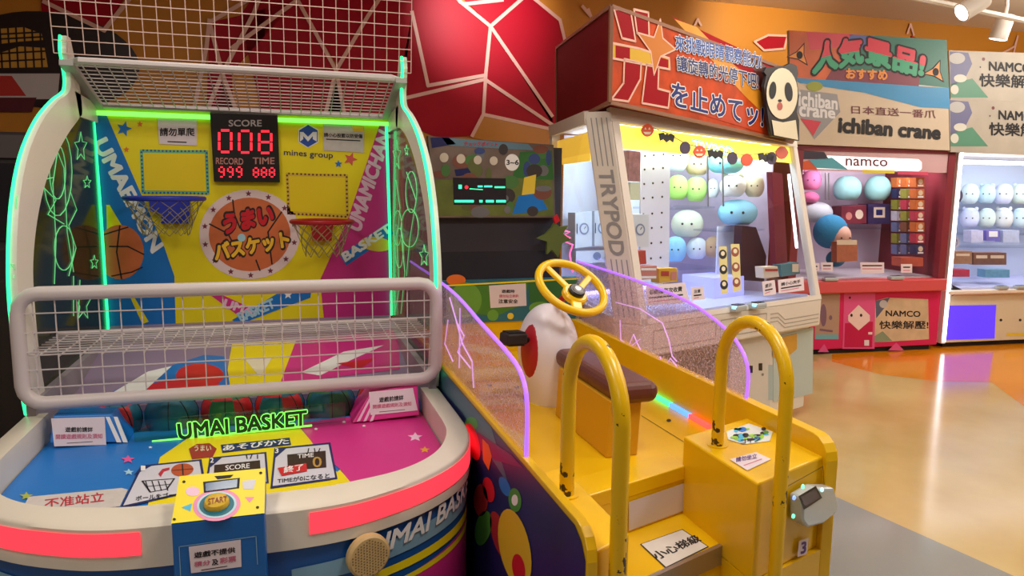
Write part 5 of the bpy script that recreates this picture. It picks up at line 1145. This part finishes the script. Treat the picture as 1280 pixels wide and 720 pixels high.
nbox(-W4, 0, 0, 0.92, Z_T-0.02, Z_T+0.03, 'roof', MAR); nbox(-W4, 0, 0.1, 0.9, Z_C-0.02, Z_C+0.01, 'playfield', mat('playfield_white', C(206, 196, 206), 0.4))
hd = nbox(-W4+0.03, -0.03, 0.01, 0.05, Z_H, Z_T-0.02, 'header', mat('header_rose', C(206, 170, 176), 0.4))
p = Print(np_(0.01), NN); p.text('namco', [(1057, 207), (1109, 208), (1109, 200), (1057, 198)], mat('brown_logo', C(110, 50, 60), 0.5), 3, 0.015)
for q, c_ in [([(1000, 188), (1030, 190), (1036, 199), (1000, 199)], (60, 50, 70)), ([(1010, 200), (1040, 197), (1060, 212), (1020, 210)], (90, 170, 190)), ([(1000, 203), (1012, 200), (1022, 212), (1000, 212)], (214, 90, 50)), ([(1078, 212), (1118, 213), (1118, 217), (1078, 216)], (226, 210, 60)), ([(1122, 214), (1160, 215), (1160, 219), (1122, 218)], (214, 80, 110))]:
    p.poly(q, mat('hdr_%d_%d' % c_[:2], C(*c_), 0.5), 1)
p.build('header_print', hd)
p = Print(np_(0.01), NN, base=0.001); p.poly([(1020, 194), (1148, 199), (1152, 203), (1152, 211), (1148, 214), (1020, 211)], glow('header_backlight', (1.0, 0.94, 0.96), 0.9), 0); p.build('header_backlight', hd)
MB().prism(nq([(997, 216), (1160, 220), (1160, 346), (997, 346)], 0.03), NB*0.005).build('front_glass', clear('window_glass'), nm)
MB().tube([up(N0-NU*1.3+NB*0.15, Z_T-0.06), up(N0-NU*0.12+NB*0.15, Z_T-0.06)], 0.015, 8).build('interior_lamp', glow('warm_tube', (1.0, 0.92, 0.95), 5.0), nm)
p = Print(np_(0.02), NN)
p.poly([(1020, 366), (1050, 366), (1048, 424), (1018, 424)], mat('poster_sand', C(170, 140, 120), 0.5), 1); p.poly([(1020, 418), (1048, 418), (1048, 424), (1019, 424)], mat('poster_cyan', C(110, 170, 180), 0.5), 2)
p.ell(1029, 394, 4, 14, mat('poster_mauve', C(120, 90, 110), 0.5), 2); p.line([(1025, 412), (1040, 414)], 0.02, mat('poster_mauve'), 2); p.ell(1038, 397, 2, 3, mat('poster_mauve'), 2)
p.poly([(1055, 366), (1094, 366), (1093, 436), (1053, 436)], mat('panel_light_pink', C(216, 84, 140), 0.4), 1); p.poly([(1056, 404), (1091, 402), (1090, 434), (1055, 434)], mat('panel_deep_pink', C(186, 14, 76), 0.4), 2)
p.poly([(1073, 381), (1087, 394), (1087, 401), (1073, 413), (1060, 401), (1060, 394)], mat('diamond_cream', C(230, 206, 200), 0.4), 3)
p.ell(1064, 394, 1.6, 2, INK, 4, 10); p.ell(1076, 394, 1.6, 2, INK, 4, 10); p.ell(1062, 372, 1.5, 1.6, INK, 4, 8); p.rect(1080, 425, 1086, 432, PAPER, 4); p.rect(1085, 415, 1090, 418, PAPER, 4)
p.poly([(1094, 376), (1108, 372), (1160, 374), (1161, 424), (1093, 428)], mat('banner_cream', C(206, 184, 150), 0.5, noise=0.15, nscale=9), 1); p.poly([(1094, 376), (1112, 372), (1106, 384), (1095, 398)], mat('banner_slate', C(90, 96, 120), 0.5), 2); p.poly([(1093, 420), (1103, 414), (1115, 426), (1093, 428)], mat('banner_sage', C(130, 150, 120), 0.5), 2)
p.ell(1104, 380, 5, 5, mat('banner_grey', C(180, 180, 180), 0.5), 3)
p.label('NAMCO', 1107, 388, 1150, 395, INK, 3, dy=1, bold=0.03); p.label('快樂解壓!', 1099, 401, 1160, 411, INK, 3, dy=0, bold=0.02)
p.poly([(1022, 440), (1030, 430), (1036, 440)], mat('panel_light_pink'), 1); p.poly([(1110, 438), (1120, 428), (1130, 438)], mat('panel_light_pink'), 1)
p.build('cabinet_print', lc)
p = Print(np_(0.03), NN)
for q in [[(1011, 329), (1024, 329), (1024, 338), (1012, 338)], [(1026, 328), (1041, 328), (1041, 339), (1027, 339)], [(1075, 328), (1105, 328), (1105, 341), (1076, 342)], [(1126, 330), (1140, 330), (1140, 341), (1126, 341)]]:
    p = Print(np_(0.03), NN); p.poly(q, PAPER, 1); p.line([(q[0][0]+3, q[0][1]+4), (q[1][0]-3, q[1][1]+4)], 0.012, INK, 2); p.line([(q[0][0]+3, q[0][1]+8), (q[1][0]-3, q[1][1]+8)], 0.008, PINKINK, 2); p.build('glass_notice', nm)
for x in (1038, 1120):
    c_ = on(x, 343, np_(-0.02), NN); c_.z = Z_C+0.018; r_ = MB().obox(c_, NU*0.07, NB*0.03, Vector((0, 0, 0.016))).build('card_reader', mat('reader_silver'), nm, bevel=0.008)
    MB().obox(c_+Vector((0, 0, 0.017)), NU*0.045, NB*0.02, Vector((0, 0, 0.002))).build('reader_screen', BLACK, r_)
# shelves
for x0, x1, y in [(1040, 1120, 258), (1050, 1115, 285)]:
    a, b = nq([(x0, y), (x1, y)], 0.5); MB().prism([a, b, b+NB*0.3, a+NB*0.3], (0, 0, -0.012)).build('shelf', clear('shelf_acrylic'), nm)
for x in (1032, 1036): a, b = nq([(x, 216), (x, 250)], 0.5); MB().tube([a, b], 0.008, 6).build('shelf_post', GREY, nm)
ll = area('interior_lamp_light', tuple(up(N0-NU*0.7+NB*0.2, Z_T-0.08)), 1.2, 0.06, 9, (1.0, 0.93, 0.96)); ll.rotation_euler = (0.5, 0, -0.07)
G3 = 'prizes inside the pink crane machine'
PN = np_(0.6)
plush('rounded_plush', 1014, 226, 12, 1.0, (232, 130, 180), 'pink plush with ears at the upper left of the pink machine', G3, PN, NN, ear='round')
plush('rounded_plush', 1012, 247, 11, 0.6, (222, 110, 160), 'flat pink plush below the pink plush with ears', G3, PN, NN, face=False)
plush('rounded_plush', 1059, 236, 16, 0.9, (150, 206, 206), 'round mint plush on the upper shelf, left of two', G3, PN, NN, face=False)
plush('rounded_plush', 1097, 236, 14.5, 1.0, (150, 204, 202), 'round mint plush on the upper shelf, right of two', G3, PN, NN, face=False)
plush('rounded_plush', 1018, 266, 21, 0.6, (196, 200, 206), 'wide grey plush lying behind the blue haired doll', G3, np_(0.64), NN, face=False)
# doll with blue hair
dc = on(1040, 292, np_(0.35), NN); rr_ = 0.135
dl = thing('hooded_doll', 'large plush doll with blue hair and tan face near the glass', 'plush toy', up(dc, dc.z-0.2), G3)
MB().ball(dc-NN*-0.0+Vector((-0.02, 0, 0.02)), rr_*1.25, rr_, rr_*1.2, 22, 14).build('hair', mat('hair_blue', C(40, 130, 176), 0.85, bump=0.3, nscale=60), dl, smooth=True, angle=180)
MB().ball(dc+NN*0.05+NU*0.03+Vector((0, 0, -0.02)), rr_*0.85, rr_*0.9, rr_*0.85, 20, 12).build('face', mat('face_tan', C(216, 170, 150), 0.8), dl, smooth=True, angle=180)
MB().ball(dc+NN*0.08+NU*0.06+Vector((0, 0, -0.11)), rr_*0.9, rr_*0.7, rr_*0.55, 18, 10).build('collar', mat('collar_white', C(226, 222, 230), 0.85), dl, smooth=True, angle=180)
for s_ in (-0.05, 0.04): MB().ball(dc+NN*0.17+NU*(0.03+s_)+Vector((0, 0, -0.03)), 0.008).build('eye', INK, dl)
MB().ball(dc+NU*0.06+Vector((0, 0, -0.24)), rr_*0.7, rr_*0.6, rr_*0.6, 16, 10).build('body', mat('body_teal', C(46, 120, 150), 0.85), dl, smooth=True, angle=180)
def nb(name, px, d, dep, col, label, pr=None, g=G3): return pbox(name, px, 0, dep, mat('ctn_%d_%d_%d' % col, C(*col), 0.5, noise=0.15, nscale=25), label, g, pr, np_(d), -NN)
nb('carton', [(1046, 328), (1072, 326), (1072, 302), (1046, 302)], 0.06, 0.08, (184, 110, 80), 'orange brown carton in front of the blue haired doll', lambda p: p.rect(1046, 300, 1071, 306, mat('carton_cream'), 0))
nb('carton', [(1052, 279), (1083, 279), (1083, 256), (1052, 258)], 0.55, 0.15, (120, 40, 56), 'maroon carton on the lower shelf', lambda p: (p.ell(1074, 268, 5, 6, mat('carton_cream'), 0, 14), p.ell(1061, 270, 4, 5, mat('carton_rose'), 0, 12)))
nb('carton', [(1085, 280), (1113, 280), (1113, 255), (1085, 255)], 0.55, 0.15, (50, 40, 84), 'navy carton with a square print on the lower shelf', lambda p: (p.rect(1092, 259, 1106, 272, mat('carton_cream'), 0), p.rect(1095, 262, 1103, 269, mat('navy_ink'), 1)))
names = ['grey blue', 'red', 'olive', 'navy', 'white', 'purple', 'brown', 'orange']
cc = [(110, 120, 160), (190, 60, 80), (150, 150, 60), (50, 56, 100), (206, 204, 214), (110, 80, 140), (130, 84, 60), (206, 110, 50)]
rr = random.Random(11); rowsy = [222, 236, 250, 264, 278, 292, 306]; used = set()
pos = ['top row', 'second row', 'third row', 'fourth row', 'fifth row', 'sixth row', 'bottom row']; side = ['left', 'middle', 'right']
for r_, y in enumerate(rowsy):
    for c_, (x, dd) in enumerate(((1121, 0.46), (1133, 0.28), (1145, 0.12))):
        k = rr.randrange(8); nb('figure_box', [(x, y+12), (x+10.5, y+12), (x+10.5, y), (x, y)], dd, 0.08, cc[k], '%s figure box at the %s of the %s beside the maroon post' % (names[k], side[c_], pos[r_]),
                             (lambda p, x=x, y=y, k=k: (p.ell(x+5.5, y+5, 3, 3.5, mat('carton_cream') if k % 2 else mat('carton_rose'), 0, 10), p.rect(x+2, y+9, x+9, y+11, WINK, 0))))
nb('figure_box', [(1126, 333), (1154, 333), (1154, 322), (1126, 322)], 0.10, 0.12, (190, 90, 70), 'long red brown box under the rows of figure boxes')
# ---------------- white machine at the right edge
M0 = on(1176, 436, (6.0, 5.45, 0), NN); M0.z = 0; W5 = 2.1
wm = thing('crane_machine', 'white crane machine with neon edge and violet panel at the right edge', 'crane machine', M0+NU*(W5/2)+NB*0.45)
def mbx(u0, u1, d0, d1, z0, z1, name, m, par=wm, bevel=0.0, label=None): return nbox(u0, u1, d0, d1, z0, z1, name, m, par, M0, bevel, label)
m_ = lambda d=0.0: M0+NB*d
zz = lambda y, x=1230: on(x, y, m_(), NN).z
ZT5, ZC5 = zz(190), zz(362)
CRM = mat('machine_cream', C(214, 204, 178), 0.4)
lc5 = mbx(0.02, W5, 0.02, 0.92, 0.05, ZC5, 'lower_cabinet', CRM, bevel=0.006); mbx(0.08, W5-0.05, 0.07, 0.88, 0, 0.05, 'plinth', DARK)
mbx(0.01, W5, -0.03, 0.25, ZC5-0.04, ZC5, 'ledge', TW, bevel=0.01); mbx(0, 0.045, 0.0, 0.06, 0.05, ZT5, 'corner_post', TW)
mbx(0.02, W5, 0.86, 0.92, ZC5, ZT5, 'back_panel', mat('back_blue_white', C(206, 216, 236), 0.5)); mbx(0.01, 0.03, 0.06, 0.92, ZC5, ZT5, 'side_panel', TW); mbx(W5-0.03, W5, 0, 0.92, ZC5, ZT5, 'side_panel', TW)
mbx(0, W5, 0, 0.92, ZT5-0.03, ZT5+0.02, 'roof', TW); mbx(0.03, W5-0.03, 0.03, 0.9, ZC5, ZC5+0.02, 'playfield', mat('playfield_lilac'))
neon = glow('neon_white', (0.92, 0.90, 1.0), 5.0)
MB().tube([m_(-0.012)+NU*0.02+Vector((0, 0, 0.07)), up(m_(-0.012)+NU*0.02, ZT5)], 0.013, 8).build('neon_edge', neon, wm); MB().tube([up(m_(-0.012)+NU*0.02, ZT5), up(m_(-0.012)+NU*W5, ZT5)], 0.013, 8).build('neon_edge', neon, wm)
MB().tube([up(m_(0.15)+NU*0.1, ZT5-0.09), up(m_(0.15)+NU*(W5-0.1), ZT5-0.09)], 0.020, 8).build('interior_lamp', glow('cool_tube2', (0.82, 0.90, 1.0), 6.0), wm)
MB().prism(xpoly([(1192, 200), (1330, 206), (1330, 358), (1184, 358)], m_(0.03), NN), NB*0.005).build('front_glass', clear('window_glass'), wm)
p = Print(m_(0.02), NN)
p.poly([(1182, 382), (1245, 381), (1243, 423), (1181, 425)], glow('violet_panel', (0.09, 0.04, 1.0), 0.75), 1); p.build('lit_panel', lc5)
p = Print(m_(0.02), NN)
p.poly([(1190, 356), (1204, 363), (1190, 370)], INK, 1)
p.build('arrow_mark', lc5)
for x, y in [(1251, 400), (1275, 400), (1262, 428), (1251, 428)]: p = Print(m_(0.02), NN); p.ell(x, y, 1.8, 1.8, INK, 1, 8); p.build('lock', lc5)
p = Print(m_(0.02), NN); p.poly([(1258, 416), (1280, 416), (1280, 420), (1258, 420)], mat('corn_yellow'), 1); p.build('warning_label', lc5)
for x in (1252, 1275):
    c_ = on(x, 358, m_(-0.01), NN); c_.z = ZC5+0.018; r_ = MB().obox(c_, NU*0.06, NB*0.03, Vector((0, 0, 0.016))).build('card_reader', mat('reader_silver'), wm, bevel=0.008)
    MB().obox(c_+Vector((0, 0, 0.017)), NU*0.04, NB*0.02, Vector((0, 0, 0.002))).build('reader_screen', BLACK, r_)
ll = area('interior_lamp_light', tuple(up(m_(0.22)+NU*1.05, ZT5-0.12)), 1.8, 0.06, 10, (0.84, 0.91, 1.0)); ll.rotation_euler = (0.5, 0, -0.07)
for y in (262, 292, 308):
    a, b = xpoly([(1196, y), (1330, y+1)], m_(0.55), NN); MB().prism([a, b, b+NB*0.28, a+NB*0.28], (0, 0, -0.012)).build('shelf', clear('shelf_acrylic'), wm)
G5 = 'prizes inside the white crane machine at the right edge'
cols5 = [(214, 236, 240), (196, 226, 236), (220, 224, 250), (222, 236, 220), (232, 232, 226)]
cn = ['pale mint', 'pale blue', 'pale lilac', 'pale green', 'ivory']
for row, (y, rp_) in enumerate([(243, 9.8), (273, 9.8)]):
    for c_, x in enumerate((1212, 1233, 1254, 1275, 1296)):
        k = (c_+row*2) % 5; plush('rounded_plush', x, y, rp_-(0.5 if c_ % 2 else 0), 1.15, cols5[k], '%s plush, %s from the left on the %s shelf of the white machine' % (cn[k], ['first', 'second', 'third', 'fourth', 'fifth'][c_], ['upper', 'lower'][row]), G5, m_(0.68), NN, ear='round' if (c_+row) % 2 else None)
g5 = lambda name, px, d, dep, col, label, pr=None: pbox(name, px, 0, dep, mat('ctn_%d_%d_%d' % col, C(*col), 0.5, noise=0.15, nscale=25), label, G5, pr, m_(d), -NN)
g5('carton', [(1233, 301), (1250, 301), (1250, 288), (1233, 288)], 0.45, 0.1, (120, 110, 190), 'violet carton on the middle shelf of the white machine', lambda p: p.rect(1236, 289, 1247, 296, WINK, 0))
g5('carton', [(1214, 303), (1229, 303), (1229, 288), (1214, 288)], 0.45, 0.1, (206, 206, 236), 'pale carton left of the violet carton in the white machine')
g5('carton', [(1254, 303), (1274, 303), (1274, 288), (1254, 288)], 0.45, 0.1, (190, 200, 226), 'pale blue carton right of the violet carton in the white machine')
g5('carton', [(1192, 330), (1215, 330), (1215, 314), (1192, 314)], 0.25, 0.1, (170, 130, 100), 'brown carton lowest left behind the glass of the white machine', lambda p: p.rect(1195, 317, 1212, 320, mat('carton_cream'), 0))
g5('carton', [(1217, 331), (1258, 331), (1258, 316), (1217, 316)], 0.25, 0.1, (130, 90, 76), 'long brown carton right of the brown carton in the white machine', lambda p: (p.rect(1220, 319, 1234, 323, mat('carton_cream'), 0), p.rect(1238, 319, 1255, 323, mat('carton_cream'), 0)))
g5('carton', [(1188, 346), (1212, 346), (1212, 337), (1188, 337)], 0.15, 0.1, (190, 60, 90), 'low red carton at the bottom left of the white machine')
g5('carton', [(1232, 347), (1262, 347), (1262, 337), (1232, 337)], 0.15, 0.1, (110, 170, 206), 'low blue carton at the bottom of the white machine')
# round badge prizes on the left inside
for x, y, r, c_, lab in [(1194, 245, 8, (70, 70, 100), 'dark round badge hanging high at the left of the white machine'), (1191, 303, 7, (200, 200, 220), 'pale round badge with a ring hanging low at the left of the white machine')]:
    cc_ = on(x, y, m_(0.10), NN); rad = r*(cc_-EYE).length/F_PX
    t = thing('round_badge', lab, 'badge', up(cc_, cc_.z-rad), 'round badges in the white machine')
    MB().lathe(cc_, NN, [(rad, 0), (rad, 0.015)], 24).build('disc', mat('badge_%d' % x, C(*c_), 0.4), t); MB().torus(cc_+NN*0.016, NN, rad*0.55, rad*0.13, 24, 6).build('ring', mat('badge_ring', C(150, 150, 180), 0.4), t)
# ---------------- banners above the machines
def banner(name, px, label, d=0.0, dep=0.03):
    q = xpoly(px, np_(d), NN); c_ = sum(q, Vector())/4
    t = thing(name, label, 'banner', (c_.x, c_.y, min(v.z for v in q)), 'banners over the far machines')
    s_ = MB().prism(q, NB*dep).build('board', mat('banner_board', C(196, 180, 156), 0.5), t)
    return t, Print(np_(d), NN, base=0.002)
BC = mat('banner_paper', C(206, 190, 168), 0.5, noise=0.05, nscale=3)
ib, p = banner('shop_banner', [(990, 180), (1187, 188), (1183, 50), (986, 38)], 'banner with panda, red and teal lettering and a crane logo over the pink machine', -0.035)
p.pts(xpoly([(990, 180), (1187, 188), (1183, 50), (986, 38)], np_(-0.035), NN), BC, 0)
p.poly([(986, 38), (1183, 50), (1186, 110), (1130, 104), (990, 98)], mat('banner_teal', C(36, 110, 96), 0.45), 1)
p.poly([(986, 38), (1075, 43), (1060, 70), (1040, 102), (988, 98)], mat('banner_orange', C(206, 96, 40), 0.45, noise=0.2, nscale=5), 2); p.poly([(1008, 40), (1065, 43), (1045, 60), (1012, 62)], mat('banner_rose', C(206, 60, 80), 0.45), 3)
p.poly([(1062, 43), (1092, 45), (1085, 60), (1060, 62)], mat('banner_violet', C(80, 90, 160), 0.45), 3); p.poly([(1040, 86), (1150, 92), (1148, 108), (1030, 102)], mat('banner_maroon', C(120, 36, 60), 0.45), 3)
p.poly([(988, 97), (1050, 101), (1150, 108), (1186, 110), (1187, 136), (1150, 134), (1080, 116), (1000, 104)], mat('banner_blue', C(50, 140, 196), 0.45), 4)
mat('banner_red', C(206, 24, 60), 0.4)
p.text('人気', [(1016, 92), (1078, 78), (1076, 48), (1020, 54)], INK, 5, 0.13); p.text('人気', [(1016, 92), (1078, 78), (1076, 48), (1020, 54)], mat('banner_green', C(50, 160, 120), 0.45), 6, 0.06); p.text('人気', [(1016, 92), (1078, 78), (1076, 48), (1020, 54)], mat('banner_red'), 7, 0.06, above=0.5)
p.text('景品!', [(1082, 78), (1152, 96), (1156, 68), (1082, 48)], INK, 5, 0.13); p.text('景品!', [(1082, 78), (1152, 96), (1156, 68), (1082, 48)], mat('banner_green'), 6, 0.06); p.text('景品!', [(1082, 78), (1152, 96), (1156, 68), (1082, 48)], mat('banner_red'), 7, 0.06, above=0.5)
p.label('おすすめ', 1057, 86, 1108, 98, mat('banner_amber', C(226, 140, 50), 0.45), 9, dy=2, bold=0.05)
for x, y in [(999, 69), (1169, 90)]: p.star(x, y, 17, INK, 5, n=3, inner=0.35, rot=-1.2); p.star(x, y, 14, mat('banner_amber'), 6, n=3, inner=0.35, rot=-1.2); p.ell(x, y, 4, 5, INK, 7, 12)
p.poly([(1000, 112), (1046, 118), (1050, 140), (1018, 174), (996, 140)], mat('badge_grey', C(150, 150, 156), 0.45), 5); p.poly([(1000, 148), (1026, 152), (1016, 170)], mat('banner_rose'), 6); p.ell(1018, 108, 10, 6, mat('badge_olive', C(150, 160, 50), 0.5), 6)
p.text('ichiban', [(998, 132), (1046, 137), (1046, 122), (998, 114)], mat('badge_white', C(226, 226, 230), 0.45), 7, 0.04); p.text('crane', [(999, 145), (1043, 148), (1043, 139), (999, 133)], mat('badge_white'), 7, 0.04)
p.label('日本直送一番爪', 1064, 132, 1169, 142, mat('brown_logo'), 6, dy=6, bold=0.01); p.text('ichiban crane', [(1048, 165), (1174, 174), (1175, 158), (1049, 147)], INK, 6, 0.05)
p.build('banner_print', ib)
for (yt0, yt1, yb0, yb1), lab in [((63, 68, 124, 130), 'upper of two stacked pale banners lettered NAMCO at the right edge'), ((124, 130, 190, 196), 'lower of two stacked pale banners lettered NAMCO at the right edge')]:
    q = [(1188, yb0), (1340, yb1), (1338, yt1), (1186, yt0)]
    bn, p = banner('shop_banner', q, lab, -0.035)
    p.pts(xpoly(q, np_(-0.035), NN), mat('banner_grey_paper', C(176, 168, 156), 0.5, noise=0.12, nscale=4), 0); dy = yt0-63
    p.poly([(1187, 64+dy), (1210, 66+dy), (1215, 80+dy), (1205, 100+dy), (1188, 108+dy)], mat('banner_slate2', C(104, 106, 146), 0.5), 1); p.poly([(1188, 105+dy), (1215, 98+dy), (1235, 122+dy), (1188, 122+dy)], mat('banner_sage2', C(84, 140, 116), 0.5), 1)
    p.ell(1196, 73+dy, 10, 7, mat('banner_grey'), 2); p.ell(1200, 98+dy, 8, 5, mat('banner_pale', C(206, 206, 196), 0.5), 2); p.ell(1193, 112+dy, 5, 6, mat('banner_pale'), 2)
    ox = 0 if dy < 10 else 12
    p.label('NAMCO', 1236+ox, 77+dy, 1288+ox, 88+dy, INK, 3, dy=3, bold=0.04); p.label('快樂解壓!', 1224+ox, 92+dy, 1305+ox, 108+dy, INK, 3, dy=3, bold=0.03); p.ell(1229+ox, 74+dy, 2, 2.2, mat('brown_logo'), 3, 8); p.ell(1225+ox, 84+dy, 1, 1, INK, 3, 6)
    p.build('banner_print', bn)

# ================================================================ ceiling fittings
def spotlight(x, y, dist_y, label, aim):
    c_ = ony(x, y, dist_y); t = thing('track_spotlight', label, 'light', c_, 'ceiling spotlights')
    ax = Vector(aim).normalized()
    MB().lathe(c_, ax, [(0.055, -0.16), (0.06, -0.14), (0.062, 0.0), (0.066, 0.02)], 24).build('housing', WHITE, t, smooth=True)
    MB().lathe(c_+ax*0.0205, ax, [(0.056, 0), (0.05, 0.002)], 24).build('lens', glow('spot_lens', (1.0, 0.96, 0.88), 6.0), t)
    MB().tube([c_-ax*0.12, c_-ax*0.14+Vector((0, 0, 0.08)), Vector((c_.x, c_.y, CZ))], 0.014, 8).build('stem', WHITE, t)
    MB().box((c_.x-0.06, c_.y-0.03, CZ-0.03), (c_.x+0.06, c_.y+0.03, CZ)).build('mount', WHITE, t)
spotlight(1248, 46, 4.4, 'white track spotlight with glowing lens at the upper right', (-0.1, 0.25, -1))
spotlight(1205, 14, 4.0, 'white track spotlight turned sideways left of the glowing one', (-0.8, 0.2, -0.5))
tr_ = tag(MB().tube([ony(1130, -6, 4.2), ony(1300, 30, 4.2)], 0.02, 8).build('ceiling_conduit', WHITE), 'white conduit pipe along the ceiling at the upper right', 'pipe')

# dark cabinet standing behind the left edge of the basketball game
dc_ = thing('arcade_cabinet', 'dark arcade cabinet standing behind the left edge of the basketball game', 'arcade machine', (-1.75, 5.2, 0))
MB().prism([(-2.4, 4.75, 0), (-2.4, 5.7, 0), (-2.4, 5.7, 1.78), (-2.4, 5.0, 1.78), (-2.4, 4.95, 1.1), (-2.4, 4.70, 0.95)], (1.25, 0, 0)).build('body', mat('cabinet_charcoal', C(62, 58, 60), 0.5), dc_, bevel=0.01)
MB().idx([(-2.3, 4.94, 1.15), (-1.25, 4.94, 1.15), (-1.25, 4.985, 1.6), (-2.3, 4.985, 1.6)], [(0, 1, 2, 3)]).build('screen', mat('screen_black'), dc_)
MB().box((-2.38, 4.96, 1.63), (-1.17, 5.0, 1.76)).build('marquee', mat('marquee_grey', C(96, 90, 92), 0.4), dc_)
